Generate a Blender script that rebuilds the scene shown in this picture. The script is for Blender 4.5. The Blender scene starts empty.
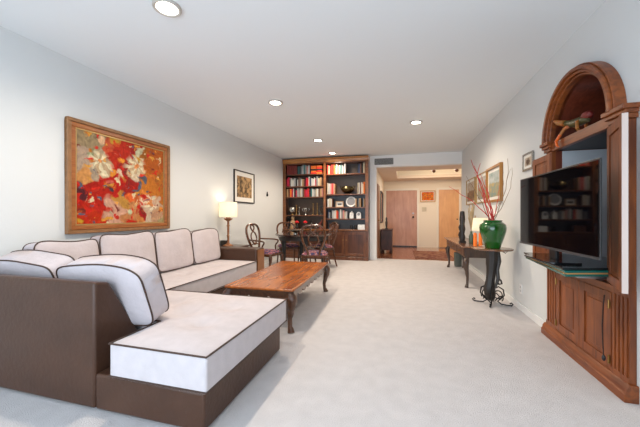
import bpy, bmesh, math, random
from mathutils import Vector, Matrix, noise
random.seed(7)
PI = math.pi
C = bpy.context.scene.collection
S = bpy.context.scene

# ------------------------------------------------------------------ camera
F = 300.0; VX = 402.0; HY = 215.0; CH = 1.12
TH = math.atan((VX - 320) / F)
cam = bpy.data.cameras.new('camera'); cam.sensor_width = 36; cam.lens = 36 * F / 640
cam.shift_y = (HY - 213.5) / 640; cam.clip_start = .05
co = bpy.data.objects.new('camera', cam); C.objects.link(co)
co.location = (0, 0, CH); co.rotation_euler = (PI / 2, 0, TH); S.camera = co

# ------------------------------------------------------------------ world, lights, exposure
S.view_settings.view_transform = 'Standard'; S.view_settings.look = 'None'
S.view_settings.gamma = 1; S.view_settings.use_curve_mapping = False
S.view_settings.exposure = 0.52
W = bpy.data.worlds.new('world'); S.world = W; W.use_nodes = True
W.node_tree.nodes['Background'].inputs[0].default_value = (.72, .86, 1, 1)
W.node_tree.nodes['Background'].inputs[1].default_value = 1.2

def light(name, kind, loc, energy, color, size=.1, rot=(0, 0, 0), **k):
    l = bpy.data.lights.new(name, kind); l.energy = energy; l.color = color
    if kind == 'AREA':
        l.shape = 'RECTANGLE'; l.size = size[0]; l.size_y = size[1]
    elif kind in ('POINT', 'SPOT'): l.shadow_soft_size = size
    for a, b in k.items(): setattr(l, a, b)
    o = bpy.data.objects.new(name, l); C.objects.link(o); o.location = loc; o.rotation_euler = rot
    return o
DAY = 62.0; CAN = 60.0
light('window_daylight', 'AREA', (-.85, -1.38, 1.2), DAY, (.74, .87, 1.0), (3.9, 2.1), (PI / 2, 0, 0))
CANS = [(-1.61, 1.77), (-1.6, 3.64), (-1.6, 5.70), (-1.6, 6.96), (.215, 5.0)]
for i, (x, y) in enumerate(CANS):
    light('can_beam', 'SPOT', (x, y, 2.565), CAN, (1, .84, .66), .05, spot_size=2.9, spot_blend=.6)

# ------------------------------------------------------------------ materials
MATS = {}
def mat(name, col, rough=.6, metal=0, emit=0, ecol=None, var=0, vscale=8, bump=0, bscale=60, spec=.5, trans=0, coat=0, stretch=(1, 1, 1), col2=None):
    if name in MATS: return MATS[name]
    m = bpy.data.materials.new(name); m.use_nodes = True; nt = m.node_tree; N = nt.nodes; L = nt.links
    b = N['Principled BSDF']; b.inputs['Base Color'].default_value = (*col, 1)
    b.inputs['Roughness'].default_value = rough; b.inputs['Metallic'].default_value = metal
    b.inputs['Specular IOR Level'].default_value = spec
    b.inputs['Coat Weight'].default_value = coat
    if trans: b.inputs['Transmission Weight'].default_value = trans
    if emit:
        b.inputs['Emission Color'].default_value = (*(ecol or col), 1); b.inputs['Emission Strength'].default_value = emit
    tc = None
    if var or bump:
        tc = N.new('ShaderNodeTexCoord'); mp = N.new('ShaderNodeMapping'); mp.inputs['Scale'].default_value = stretch
        L.new(tc.outputs['Object'], mp.inputs[0])
    if var:
        n = N.new('ShaderNodeTexNoise'); n.inputs['Scale'].default_value = vscale; n.inputs['Detail'].default_value = 5
        L.new(mp.outputs[0], n.inputs['Vector'])
        r = N.new('ShaderNodeValToRGB'); r.color_ramp.elements[0].position = .3; r.color_ramp.elements[1].position = .7
        c2 = col2 or tuple(min(1, c * (1 + var)) for c in col); c1 = col if col2 else tuple(c * (1 - var) for c in col)
        r.color_ramp.elements[0].color = (*c1, 1); r.color_ramp.elements[1].color = (*c2, 1)
        L.new(n.outputs['Fac'], r.inputs[0]); L.new(r.outputs[0], b.inputs['Base Color'])
    if bump:
        n2 = N.new('ShaderNodeTexNoise'); n2.inputs['Scale'].default_value = bscale; n2.inputs['Detail'].default_value = 4
        L.new(mp.outputs[0], n2.inputs['Vector'])
        bp = N.new('ShaderNodeBump'); bp.inputs['Strength'].default_value = bump; bp.inputs['Distance'].default_value = .02
        L.new(n2.outputs['Fac'], bp.inputs['Height']); L.new(bp.outputs[0], b.inputs['Normal'])
    MATS[name] = m; return m

def wood(name, c1, c2, axis='Z', scale=1.0, rough=.32, coat=.2):
    if name in MATS: return MATS[name]
    m = bpy.data.materials.new(name); m.use_nodes = True; nt = m.node_tree; N = nt.nodes; L = nt.links
    b = N['Principled BSDF']; b.inputs['Roughness'].default_value = rough; b.inputs['Coat Weight'].default_value = coat
    b.inputs['Coat Roughness'].default_value = .2
    tc = N.new('ShaderNodeTexCoord'); mp = N.new('ShaderNodeMapping')
    s = {'X': (.12, 1, 1), 'Y': (1, .12, 1), 'Z': (1, 1, .12)}[axis]
    mp.inputs['Scale'].default_value = tuple(v * 14 * scale for v in s)
    L.new(tc.outputs['Object'], mp.inputs[0])
    n = N.new('ShaderNodeTexNoise'); n.inputs['Scale'].default_value = 1.6; n.inputs['Detail'].default_value = 7; n.inputs['Distortion'].default_value = 1.1
    L.new(mp.outputs[0], n.inputs['Vector'])
    n2 = N.new('ShaderNodeTexNoise'); n2.inputs['Scale'].default_value = 3.0; n2.inputs['Detail'].default_value = 2
    L.new(tc.outputs['Object'], n2.inputs['Vector'])
    a = N.new('ShaderNodeMath'); a.operation = 'ADD'; L.new(n.outputs['Fac'], a.inputs[0])
    a2 = N.new('ShaderNodeMath'); a2.operation = 'MULTIPLY'; a2.inputs[1].default_value = .5
    L.new(n2.outputs['Fac'], a2.inputs[0]); L.new(a2.outputs[0], a.inputs[1])
    r = N.new('ShaderNodeValToRGB'); r.color_ramp.elements[0].position = .55; r.color_ramp.elements[1].position = .95
    r.color_ramp.elements[0].color = (*c1, 1); r.color_ramp.elements[1].color = (*c2, 1)
    L.new(a.outputs[0], r.inputs[0]); L.new(r.outputs[0], b.inputs['Base Color'])
    MATS[name] = m; return m

wall_m = mat('wall_paint', (.69, .71, .71), .85, bump=.05, bscale=90, spec=.2)
ceil_m = mat('ceiling_paint', (.80, .835, .85), .9, bump=.05, bscale=120, spec=.1)
trim_m = mat('white_trim', (.85, .85, .84), .45)
carpet_m = mat('carpet', (.67, .64, .64), .98, var=.05, vscale=9.0, bump=.55, bscale=190, spec=.05)
foyer_m = mat('foyer_paint', (.80, .72, .60), .8)
cherry = wood('bookcase_wood', (.075, .024, .010), (.18, .062, .024), 'Z')
cherry_h = wood('bookcase_edge_wood', (.14, .045, .012), (.25, .088, .022), 'X')
dark_back = mat('bookcase_back', (.060, .034, .022), .35, var=.2, vscale=5)
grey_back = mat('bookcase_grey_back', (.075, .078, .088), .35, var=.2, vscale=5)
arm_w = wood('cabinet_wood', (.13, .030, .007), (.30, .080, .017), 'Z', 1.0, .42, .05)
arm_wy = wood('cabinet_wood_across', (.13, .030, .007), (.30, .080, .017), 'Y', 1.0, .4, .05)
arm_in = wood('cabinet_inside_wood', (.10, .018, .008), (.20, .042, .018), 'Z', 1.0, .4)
coffee_w = wood('coffee_table_wood', (.20, .042, .007), (.50, .145, .022), 'Y', .6, .25, .15)
coffee_d = wood('coffee_table_dark_wood', (.035, .012, .006), (.11, .042, .018), 'Y', 1, .28, .4)
chair_w = wood('chair_wood', (.045, .014, .006), (.14, .048, .018), 'Z', 1.5, .2, .5)
black_w = wood('black_wood', (.010, .008, .007), (.028, .020, .016), 'Z', 1.5, .45, .1)
console_t = wood('console_top_wood', (.12, .045, .02), (.27, .115, .05), 'Y', 1.2, .25, .4)
console_w = wood('console_dark_wood', (.03, .018, .013), (.085, .045, .028), 'Z', 1.5, .3, .4)
leather = mat('brown_leather', (.068, .031, .018), .36, var=.14, vscale=6, bump=.12, bscale=35, spec=.35)
fabric = mat('cream_fabric', (.585, .535, .545), .9, var=.05, vscale=14, bump=.12, bscale=120, spec=.1)
fabric2 = mat('cream_fabric_pillow', (.565, .51, .525), .9, var=.06, vscale=9, bump=.2, bscale=40, spec=.1)
pipe_m = mat('brown_piping', (.055, .028, .018), .6)
brass = mat('brass', (.36, .21, .07), .3, 1)
silver = mat('silver', (.42, .41, .38), .25, 1)
iron = mat('black_iron', (.012, .012, .014), .4, .6)
steel = mat('steel', (.45, .45, .46), .35, 1)
white_c = mat('white_ceramic', (.78, .78, .76), .3)
black_p = mat('black_plastic', (.012, .012, .014), .35)
green_g = mat('green_glaze', (.002, .10, .008), .12, var=.35, vscale=5, coat=.8)

# ------------------------------------------------------------------ mesh helpers
class MB:
    def __init__(s): s.bm = bmesh.new()
    def box(s, x0, x1, y0, y1, z0, z1, M=None):
        v = [s.bm.verts.new((x, y, z)) for x in (x0, x1) for y in (y0, y1) for z in (z0, z1)]
        if M is not None:
            for q in v: q.co = M @ q.co
        for f in ((0, 1, 3, 2), (4, 6, 7, 5), (0, 4, 5, 1), (2, 3, 7, 6), (0, 2, 6, 4), (1, 5, 7, 3)):
            s.bm.faces.new([v[i] for i in f])
        return s
    def prism(s, pts, d, plane='XY', o=0.0):
        """pts 2D polygon extruded from o to o+d along the axis normal to plane"""
        def mk(a, b, c):
            return {'XY': (a, b, c), 'XZ': (a, c, b), 'YZ': (c, a, b)}[plane]
        A = [s.bm.verts.new(mk(p[0], p[1], o)) for p in pts]; B = [s.bm.verts.new(mk(p[0], p[1], o + d)) for p in pts]
        s.bm.faces.new(A); s.bm.faces.new(B[::-1]); n = len(pts)
        for i in range(n): s.bm.faces.new((A[i], A[(i + 1) % n], B[(i + 1) % n], B[i]))
        return s
    def lathe(s, prof, c=(0, 0, 0), n=24, M=None, sx=1, sy=1):
        rings = []
        for r, z in prof:
            ring = []
            for k in range(n):
                a = 2 * PI * k / n; p = Vector((c[0] + r * math.cos(a) * sx, c[1] + r * math.sin(a) * sy, c[2] + z))
                ring.append(s.bm.verts.new(M @ p if M is not None else p))
            rings.append(ring)
        for i in range(len(rings) - 1):
            for k in range(n): s.bm.faces.new((rings[i][k], rings[i][(k + 1) % n], rings[i + 1][(k + 1) % n], rings[i + 1][k]))
        if prof[0][0] > 1e-4: s.bm.faces.new(rings[0][::-1])
        if prof[-1][0] > 1e-4: s.bm.faces.new(rings[-1])
        return s
    def tube(s, pts, r, n=8, closed=False, flat=1.0, up=None):
        P = [Vector(p) for p in pts]; m = len(P); R = r if isinstance(r, (list, tuple)) else [r] * m
        rings = []; prev = None
        for i in range(m):
            if closed: t = P[(i + 1) % m] - P[i - 1]
            else: t = P[min(i + 1, m - 1)] - P[max(i - 1, 0)]
            t.normalize()
            if prev is None:
                u = Vector(up) if up else (Vector((0, 0, 1)) if abs(t.z) < .9 else Vector((1, 0, 0)))
            else: u = prev
            u = u - t * u.dot(t)
            if u.length < 1e-5: u = t.orthogonal()
            u.normalize(); prev = u; w = t.cross(u)
            rings.append([s.bm.verts.new(P[i] + (u * math.cos(2 * PI * k / n) * flat + w * math.sin(2 * PI * k / n)) * R[i]) for k in range(n)])
        q = m if closed else m - 1
        for i in range(q):
            a, b = rings[i], rings[(i + 1) % m]
            for k in range(n): s.bm.faces.new((a[k], a[(k + 1) % n], b[(k + 1) % n], b[k]))
        if not closed: s.bm.faces.new(rings[0][::-1]); s.bm.faces.new(rings[-1])
        return s
    def ball(s, c, r, sx=1, sy=1, sz=1, n=16, h=10):
        pr = [(max(r * math.sin(PI * i / h), 1e-5), -r * math.cos(PI * i / h) * sz) for i in range(h + 1)]
        return s.lathe(pr, c, n, None, sx, sy)
    def build(s, name, m, parent=None, smooth=True, bevel=0, loc=None, ang=40):
        bmesh.ops.remove_doubles(s.bm, verts=s.bm.verts, dist=2e-5)
        bmesh.ops.recalc_face_normals(s.bm, faces=s.bm.faces)
        me = bpy.data.meshes.new(name); s.bm.to_mesh(me); s.bm.free()
        for p in me.polygons: p.use_smooth = smooth
        if m: me.materials.append(m)
        o = bpy.data.objects.new(name, me); C.objects.link(o)
        if smooth:
            try: me.set_sharp_from_angle(angle=math.radians(ang))
            except Exception: pass
        if bevel:
            b = o.modifiers.new('bevel', 'BEVEL'); b.width = bevel; b.segments = 3; b.limit_method = 'ANGLE'
        if loc: o.location = loc
        if parent: o.parent = parent
        return o

def tag(o, label, cat, group=None, kind=None):
    if label: o['label'] = label
    if cat: o['category'] = cat
    if group: o['group'] = group
    if kind: o['kind'] = kind
    return o
def thing(name, label, cat, loc=(0, 0, 0), rz=0, group=None):
    o = bpy.data.objects.new(name, None); o.empty_display_size = .1; C.objects.link(o)
    o.location = loc; o.rotation_euler = (0, 0, rz); return tag(o, label, cat, group)
def struct(o): o['kind'] = 'structure'; return o
def copy_tree(o, parent=None):
    c = o.copy(); C.objects.link(c); c.parent = parent
    for ch in [k for k in bpy.data.objects if k.parent == o]: copy_tree(ch, c)
    return c
def sbox(name, m, *a, bevel=0): return struct(MB().box(*a).build(name, m, smooth=False, bevel=bevel))

# ------------------------------------------------------------------ the room
XL, XR, YB, ZC, YF, YW = -3.03, 1.352, 7.62, 2.6, -1.2, 7.70
sbox('floor', carpet_m, XL - .1, XR + .1, YF - .1, 7.86, -.1, 0)
sbox('floor_foyer', wood('foyer_floor_wood', (.20, .065, .03), (.38, .15, .07), 'X', .8, .18, .5), -1.0, 2.1, 7.86, 11.1, -.1, 0)
sbox('ceiling', ceil_m, XL - .1, XR + .1, YF - .1, YB + .12, ZC, ZC + .1)
sbox('wall_left', wall_m, XL - .1, XL, YF, YW + .1, 0, ZC)
sbox('wall_back', wall_m, XL, -.73, YW, YW + .1, 0, ZC)
# right wall with the arched opening the built-in cabinet fills
pts = [(YF, 0), (2.30, 0), (2.30, 1.75)]
pts += [(2.787 - .428 * math.cos(a), 1.775 + .428 * math.sin(a)) for a in [PI * i / 24 for i in range(25)]]
pts += [(3.23, 1.75), (3.23, 0), (YB + .08, 0), (YB + .08, ZC), (YF, ZC)]
struct(MB().prism(pts, .1, 'YZ', XR).build('wall_right', wall_m, smooth=False))
# wall behind the camera, with the wide window the daylight enters by
w = MB(); w.box(XL, -2.8, YF - .1, YF, 0, ZC).box(1.1, XR, YF - .1, YF, 0, ZC).box(-2.8, 1.1, YF - .1, YF, 2.25, ZC)
struct(w.build('wall_front', wall_m, smooth=False))
w = MB()
for x in (-2.8, -1.52, -.22, 1.06): w.box(x, x + .04, YF - .08, YF - .02, 0, 2.25)
w.box(-2.8, 1.1, YF - .08, YF - .02, 0, .05).box(-2.8, 1.1, YF - .08, YF - .02, 2.2, 2.25)
struct(w.build('window_1', trim_m, smooth=False))
sbox('baseboard_right', trim_m, XR - .012, XR, 3.30, YB, 0, .075)
sbox('baseboard_left', trim_m, XL, XL + .012, YF, 7.3, 0, .075)
# stub wall and header of the opening to the foyer
sbox('wall_stub', trim_m, -.785, -.62, YB, 7.80, 0, ZC)
sbox('wall_header', trim_m, -.62, XR, YB, 7.78, 2.315, ZC)
sbox('baseboard_stub', trim_m, -.785, -.615, YB - .012, YB, 0, .075)
# foyer
FY = 10.95
sbox('wall_foyer_left', foyer_m, -.72, -.62, 7.80, FY + .1, 0, 2.9)
sbox('wall_foyer_right', foyer_m, 1.95, 2.05, 7.70, FY + .1, 0, 2.9)
sbox('wall_foyer_back', foyer_m, -.62, 1.95, FY, FY + .1, 0, 2.9)
sbox('wall_foyer_return', foyer_m, XR + .1, 1.95, 7.70, 7.80, 0, 2.315)
RX, RY0, RY1 = -.15, 8.45, 10.15
w = MB(); w.box(-.62, 1.95, 7.78, RY0, 2.315, 2.40).box(-.62, 1.95, RY1, FY, 2.315, 2.40).box(-.62, RX, RY0, RY1, 2.315, 2.40)
struct(w.build('ceiling_foyer', mat('foyer_ceiling', (.74, .62, .52), .85), smooth=False))
w = MB(); w.box(RX - .03, RX, RY0, RY1, 2.40, 2.85).box(RX, 1.95, RY1, RY1 + .03, 2.40, 2.85).box(RX, 1.95, RY0 - .03, RY0, 2.40, 2.85).box(RX, 1.95, RY0, RY1, 2.82, 2.85)
struct(w.build('ceiling_recess', mat('recess_paint', (.85, .81, .72), .7), smooth=False))
# foyer doors
def flush_door(name, x0, x1, m):
    d = MB().box(x0, x1, FY - .035, FY - .002, .02, 1.975).build(name, m, smooth=False, bevel=.003); struct(d)
    t = MB(); t.box(x0 - .07, x0 - .004, FY - .025, FY - .001, 0, 2.05).box(x1 + .004, x1 + .07, FY - .025, FY - .001, 0, 2.05).box(x0 - .004, x1 + .004, FY - .025, FY - .001, 1.98, 2.05)
    t.build('door_casing', mat('foyer_trim', (.82, .77, .68), .5), d, smooth=False, bevel=.004)
    return d
d = flush_door('door_1', -.54, .50, wood('entry_door_wood', (.42, .20, .13), (.55, .30, .20), 'Z', .5, .35))
h = MB().lathe([(.001, 0), (.03, .0), (.03, .012), (.014, .016), (.012, .05), (.03, .055), (.034, .075), (.02, .09), (.001, .092)], n=16, M=Matrix.Translation((.375, FY - .035, 1.05)) @ Matrix.Rotation(PI / 2, 4, 'X'))
h.build('door_knob', iron, d)
MB().lathe([(.001, 0), (.032, 0), (.03, .02), (.001, .022)], n=16, M=Matrix.Translation((.375, FY - .035, 1.18)) @ Matrix.Rotation(PI / 2, 4, 'X')).build('deadbolt', steel, d)
MB().box(-.54, .50, FY - .045, FY - .03, .0, .045).build('door_sweep', black_p, d, smooth=False)
d2 = flush_door('door_2', 1.21, 1.84, wood('closet_door_wood', (.62, .32, .15), (.74, .42, .20), 'Z', .5, .35))
MB().lathe([(.001, 0), (.02, .0), (.012, .02), (.022, .035), (.001, .045)], n=14, M=Matrix.Translation((1.78, FY - .035, .98)) @ Matrix.Rotation(PI / 2, 4, 'X')).build('door_knob', iron, d2)
# brown door frame in the left foyer wall
d3 = MB().box(-.62, -.60, 7.86, 8.55, 0, 1.93).build('door_3', wood('side_door_wood', (.20, .075, .03), (.32, .13, .05), 'Z', .6), smooth=False, bevel=.004); struct(d3)
MB().lathe([(.001, 0), (.02, .0), (.012, .02), (.022, .035), (.001, .045)], n=14, M=Matrix.Translation((-.60, 7.95, .98)) @ Matrix.Rotation(PI / 2, 4, 'Y')).build('door_knob', brass, d3)

# air vent on the header
t = thing('air_vent', 'grey louvred air vent on the white header above the foyer opening', 'vent', (-.435, YB, 2.35))
v = MB(); v.box(-.25, .25, -.012, 0, 0, .02).box(-.25, .25, -.012, 0, .18, .2).box(-.25, -.23, -.012, 0, .02, .18).box(.23, .25, -.012, 0, .02, .18)
v.build('frame', trim_m, t, smooth=False)
MB().box(-.23, .23, -.003, -.001, .02, .18).build('backing', mat('vent_dark', (.05, .05, .05), .8), t, smooth=False)
v = MB()
for k in range(10): v.box(-.23, .23, -.010, -.004, .025 + k * .0155, .032 + k * .0155)
v.build('louvres', mat('vent_grey', (.36, .36, .35), .5), t, smooth=False)

# ------------------------------------------------------------------ recessed ceiling lights
lab = ['large round recessed ceiling light nearest the camera, above the sofa', 'round recessed ceiling light above the coffee table, second in the left row',
       'small round recessed ceiling light above the dining table', 'smallest recessed ceiling light, just in front of the bookcase', 'lone recessed ceiling light on the right side, toward the foyer']
can_lens = mat('can_lens', (1, .95, .85), .5, emit=14, ecol=(1, .93, .82))
p0 = None
for i, (x, y) in enumerate(CANS):
    if p0 is None:
        t = thing('ceiling_light', '', 'ceiling light'); p0 = t
        MB().lathe([(.068, .012), (.072, -.004), (.088, -.008), (.094, -.004), (.095, .0), (.095, .012), (.068, .012)], n=32).build('trim_ring', mat('can_trim', (.48, .45, .41), .4), t)
        MB().lathe([(.001, .003), (.066, .003), (.066, .008), (.001, .008)], n=32).build('lens', can_lens, t)
    else: t = copy_tree(p0)
    t.location = (x, y, ZC - .002 - .010); tag(t, lab[i], 'ceiling light', 'recessed lights in the living room ceiling')

# ------------------------------------------------------------------ foyer things
t = thing('track_light', 'left brown track spotlight in the lit foyer ceiling recess', 'light', (.844, 8.75, 2.30), 0, 'track lights in the foyer ceiling')
trk = mat('track_brown', (.16, .055, .02), .35)
M = Matrix.Rotation(math.radians(55), 4, 'X')
MB().lathe([(.02, 0), (.045, .01), (.05, .13), (.046, .135), (.04, .12), (.001, .12)], n=18, M=Matrix.Translation((0, 0, .02)) @ Matrix.Rotation(math.radians(-70), 4, 'X')).build('spot_head', trk, t)
MB().tube([(0, 0, .518), (0, 0, .03)], .008).build('stem', trk, t)
t2 = copy_tree(t); t2.location = (1.425, 8.75, 2.30); tag(t2, 'right brown track spotlight in the foyer ceiling recess, above the orange door', 'light', 'track lights in the foyer ceiling')
for x in (.844, 1.425):
    light('track_beam', 'SPOT', (x, 8.90, 2.40), 11, (1, .74, .45), .04, (math.radians(75), 0, 0), spot_size=2.4, spot_blend=.8)
light('foyer_fill', 'AREA', (.9, 9.2, 2.43), 26, (1, .90, .78), (1.8, 1.0), (0, 0, 0))  # added soft fill to brighten the foyer, no fixture of its own

r = MB().box(-.48, .48, -.87, .87, 0, .012).build('entry_rug', None, smooth=False); r.location = (.81, 8.9, 0)
def rug_mat():
    m = bpy.data.materials.new('rug_pattern'); m.use_nodes = True; N = m.node_tree.nodes; L = m.node_tree.links; b = N['Principled BSDF']; b.inputs['Roughness'].default_value = .95
    tc = N.new('ShaderNodeTexCoord'); ck = N.new('ShaderNodeTexVoronoi'); ck.inputs['Scale'].default_value = 9; ck.distance = 'MANHATTAN'; L.new(tc.outputs['Object'], ck.inputs['Vector'])
    rr = N.new('ShaderNodeValToRGB'); e = rr.color_ramp.elements; e[0].color = (.02, .012, .012, 1); e[1].color = (.12, .018, .010, 1); e[0].position = .15; e[1].position = .3
    k = rr.color_ramp.elements.new(.6); k.color = (.15, .03, .015, 1); k = rr.color_ramp.elements.new(.9); k.color = (.26, .12, .07, 1)
    L.new(ck.outputs['Distance'], rr.inputs[0]); L.new(rr.outputs[0], b.inputs['Base Color']); return m
r.data.materials.append(rug_mat()); tag(r, 'dark red patterned entry rug on the wooden foyer floor', 'rug')

# little chest, its figurine and the mirror above
t = thing('chest', 'small dark mahogany chest on bun feet against the left foyer wall', 'chest', (-.44, 8.86, 0))
dkm = wood('dark_mahogany', (.03, .010, .008), (.08, .025, .018), 'Z', 1.5, .5, .1)
MB().box(-.155, .16, .01, .72, .10, .67).build('body', dkm, t, smooth=False, bevel=.006)
MB().box(-.165, .175, 0, .73, .67, .70).build('top', dkm, t, smooth=False, bevel=.006)
MB().box(-.13, .135, .002, .01, .14, .63).build('end_panel', dkm, t, smooth=False, bevel=.003)
for x in (-.12, .125):
    for y in (.06, .67): MB().lathe([(.02, 0), (.04, .02), (.042, .05), (.025, .08), (.03, .10)], (x, y, 0), 14).build('foot', dkm, t)
o = MB().lathe([(.05, 0), (.05, .02), (.02, .04), (.03, .12), (.036, .2), (.02, .26), (.028, .3), (.02, .34), (.001, .36)], n=14).build('figurine', black_w); o.location = (-.44, 9.02, .70)
tag(o, 'tall black figurine standing on the small foyer chest', 'figurine')
t = thing('wall_mirror', 'dark framed mirror on the left foyer wall above the chest', 'mirror', (-.62, 9.5, 1.36))
v = MB(); v.box(.001, .03, -.5, .5, -.48, -.44).box(.001, .03, -.5, .5, .44, .48).box(.001, .03, -.5, -.46, -.44, .44).box(.001, .03, .46, .5, -.44, .44)
v.build('frame', black_w, t, smooth=False); MB().box(.002, .012, -.46, .46, -.44, .44).build('glass', mat('mirror', (.75, .78, .78), .05, 1), t, smooth=False)

# ------------------------------------------------------------------ pictures
def canvas(name, w, h, nx, ny, fn, parent, M, rough=.5):
    """flat painted sheet, colour per corner from fn(u,v) in 0..1"""
    bm = bmesh.new(); g = [[bm.verts.new(M @ Vector((w * (i / nx - .5), 0, h * (j / ny - .5)))) for i in range(nx + 1)] for j in range(ny + 1)]
    for j in range(ny):
        for i in range(nx): bm.faces.new((g[j][i], g[j][i + 1], g[j + 1][i + 1], g[j + 1][i]))
    me = bpy.data.meshes.new(name); bm.to_mesh(me); bm.free()
    ca = me.color_attributes.new('paint', 'FLOAT_COLOR', 'POINT'); k = 0
    for j in range(ny + 1):
        for i in range(nx + 1):
            c = fn(i / nx, j / ny); ca.data[k].color = (*c, 1); k += 1
    m = bpy.data.materials.new(name + '_paint'); m.use_nodes = True; N = m.node_tree.nodes; b = N['Principled BSDF']; b.inputs['Roughness'].default_value = rough; b.inputs['Specular IOR Level'].default_value = .15
    a = N.new('ShaderNodeAttribute'); a.attribute_name = 'paint'; m.node_tree.links.new(a.outputs['Color'], b.inputs['Base Color'])
    n = N.new('ShaderNodeTexNoise'); n.inputs['Scale'].default_value = 60; bp = N.new('ShaderNodeBump'); bp.inputs['Strength'].default_value = .25; bp.inputs['Distance'].default_value = .01
    tc = N.new('ShaderNodeTexCoord'); m.node_tree.links.new(tc.outputs['Object'], n.inputs['Vector']); m.node_tree.links.new(n.outputs['Fac'], bp.inputs['Height']); m.node_tree.links.new(bp.outputs[0], b.inputs['Normal'])
    me.materials.append(m); o = bpy.data.objects.new(name, me); C.objects.link(o); o.parent = parent; return o
def frame_ring(w, h, fw, d, M, lip=0):
    """four mitred bars; the frame's back lies in local y=0 and it comes forward to -d"""
    b = MB()
    for (a0, a1, b0, b1) in ((-w / 2, w / 2, -h / 2, -h / 2 + fw), (-w / 2, w / 2, h / 2 - fw, h / 2), (-w / 2, -w / 2 + fw, -h / 2 + fw, h / 2 - fw), (w / 2 - fw, w / 2, -h / 2 + fw, h / 2 - fw)):
        b.box(a0, a1, -d, 0, b0, b1, M)
    return b
def nz(x, y, z=0, s=1): return noise.noise(Vector((x * s, y * s, z)))
def mixc(a, b, t): t = max(0, min(1, t)); return tuple(p * (1 - t) + q * t for p, q in zip(a, b))
RL = Matrix.Rotation(PI / 2, 4, 'Z')      # faces +X (left wall): local -y -> +x, local x -> +y
RR = Matrix.Rotation(-PI / 2, 4, 'Z')     # faces -X (right wall)

t = thing('framed_painting', 'large abstract painting of red, orange and white flowers in a gilded frame', 'painting', (XL, 2.70, 1.49))
gold = wood('gilt_frame', (.25, .068, .014), (.38, .13, .03), 'Y', 1.5, .4); gold2 = mat('gilt_grey_edge', (.26, .125, .05), .45, var=.2, vscale=20)
W_, H_ = 1.27, 1.10
frame_ring(W_, H_, .035, .045, RL).build('outer_frame', gold2, t, smooth=False, bevel=.006)
frame_ring(W_ - .07, H_ - .07, .045, .035, RL).build('inner_frame', gold, t, smooth=False, bevel=.008)
frame_ring(W_ - .16, H_ - .16, .012, .025, RL).build('slip', mat('gilt_slip', (.45, .30, .12), .35, .5), t, smooth=False)
BL = [(.12, .92, .24, (.34, .32, .19)), (.05, .72, .18, (.45, .42, .33)), (.22, .72, .16, (.55, .50, .32)), (.62, .70, .17, (.62, .54, .34)), (.45, .86, .16, (.50, .03, .012)), (.33, .90, .10, (.60, .13, .05)),
      (.85, .82, .20, (.48, .14, .02)), (.78, .45, .20, (.55, .22, .03)), (.95, .55, .18, (.45, .18, .03)), (.36, .50, .18, (.48, .015, .01)), (.30, .48, .08, (.62, .16, .12)), (.18, .30, .22, (.45, .02, .01)), (.10, .10, .18, (.52, .04, .01)),
      (.46, .30, .12, (.52, .33, .07)), (.42, .56, .07, (.60, .36, .08)), (.55, .45, .12, (.36, .02, .015)), (.72, .55, .09, (.10, .12, .16)), (.62, .42, .05, (.12, .14, .17)), (.33, .37, .05, (.06, .05, .07)), (.05, .33, .10, (.10, .02, .03)),
      (.08, .52, .07, (.62, .36, .12)), (.36, .17, .15, (.66, .46, .34)), (.60, .12, .17, (.58, .30, .12)), (.80, .22, .16, (.64, .58, .44)), (.92, .12, .12, (.55, .40, .25)), (.68, .28, .09, (.58, .14, .03)), (.50, .70, .07, (.35, .03, .02))]
rb_ = random.Random(5)
BL = [(x, y, r * .8, tuple(q * w for q, w in zip(c, (.76, .60, .55)))) for x, y, r, c in BL]
for _ in range(90):
    x, y = rb_.random(), rb_.random(); m = min(BL[:27], key=lambda b: math.hypot(x - b[0], y - b[1]) / b[2])
    c = rb_.choice([(.42, .015, .008), (.50, .03, .012), (.58, .24, .03), (.62, .50, .28), (.56, .12, .02), m[3], m[3], m[3], (.30, .012, .01)])
    if x < .5 and y < .4 and rb_.random() < .6: c = (.45, .018, .01)
    BL.append((x, y, rb_.uniform(.03, .07), tuple(k * rb_.uniform(.7, 1.1) for k in c)))
def frac(x, y, z, s, o=4): return noise.fractal(Vector((x * s, y * s, z)), .9, 2.1, o)
def paint(u, v):
    dx = frac(u, v, 1, 5) * .06; dy = frac(u, v, 3, 5) * .06
    x, y = u + dx, v + dy; sc = []
    for i, (bx, by, r, col) in enumerate(BL):
        sc.append((math.hypot(x - bx, (y - by) * .9) / r + .40 * noise.noise(Vector((x * 12, y * 12, 10 + i * 3.3))), col))
    sc.sort(key=lambda q: q[0]); c = mixc(sc[0][1], sc[1][1], .5 - (sc[1][0] - sc[0][0]) * 3)
    a = frac(x, y, 7, 9)
    if a > .55: c = mixc(c, (.62, .50, .30), (a - .55) * 5)
    elif a < -.55: c = mixc(c, (.16, .02, .015), (-.55 - a) * 4)
    a = frac(x + .3, y, 17, 11)
    if a > .55: c = mixc(c, (.58, .27, .04), (a - .55) * 5)
    if a < -.50: c = mixc(c, (.52, .02, .01), (-.50 - a) * 5)
    m = math.exp(-(((u - .66) / .16) ** 2 + ((v - .47) / .14) ** 2)); a = frac(x, y, 27, 13)
    if a > .62 - .5 * m: c = mixc(c, (.07, .09, .13), (a - .62 + .5 * m) * 6)
    for (fx, fy, n, rr) in ((.22, .70, 6, .15), (.62, .72, 7, .16), (.80, .25, 6, .13)):
        a = math.atan2(y - fy, x - fx); rad = math.hypot(x - fx, y - fy)
        if rad < rr and math.cos(a * n + rad * 14) > .1: c = mixc(c, (.66, .60, .40), .75 * min(1, (rr - rad) / rr * 2.5))
        if rad < rr * .2: c = mixc(c, (.6, .18, .03), .8)
    k = 1 + .30 * noise.noise(Vector((x * 60, y * 18, 30))) + .2 * frac(u, v, 33, 30, 2)
    return tuple(max(0, q * k) for q in c)
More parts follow.
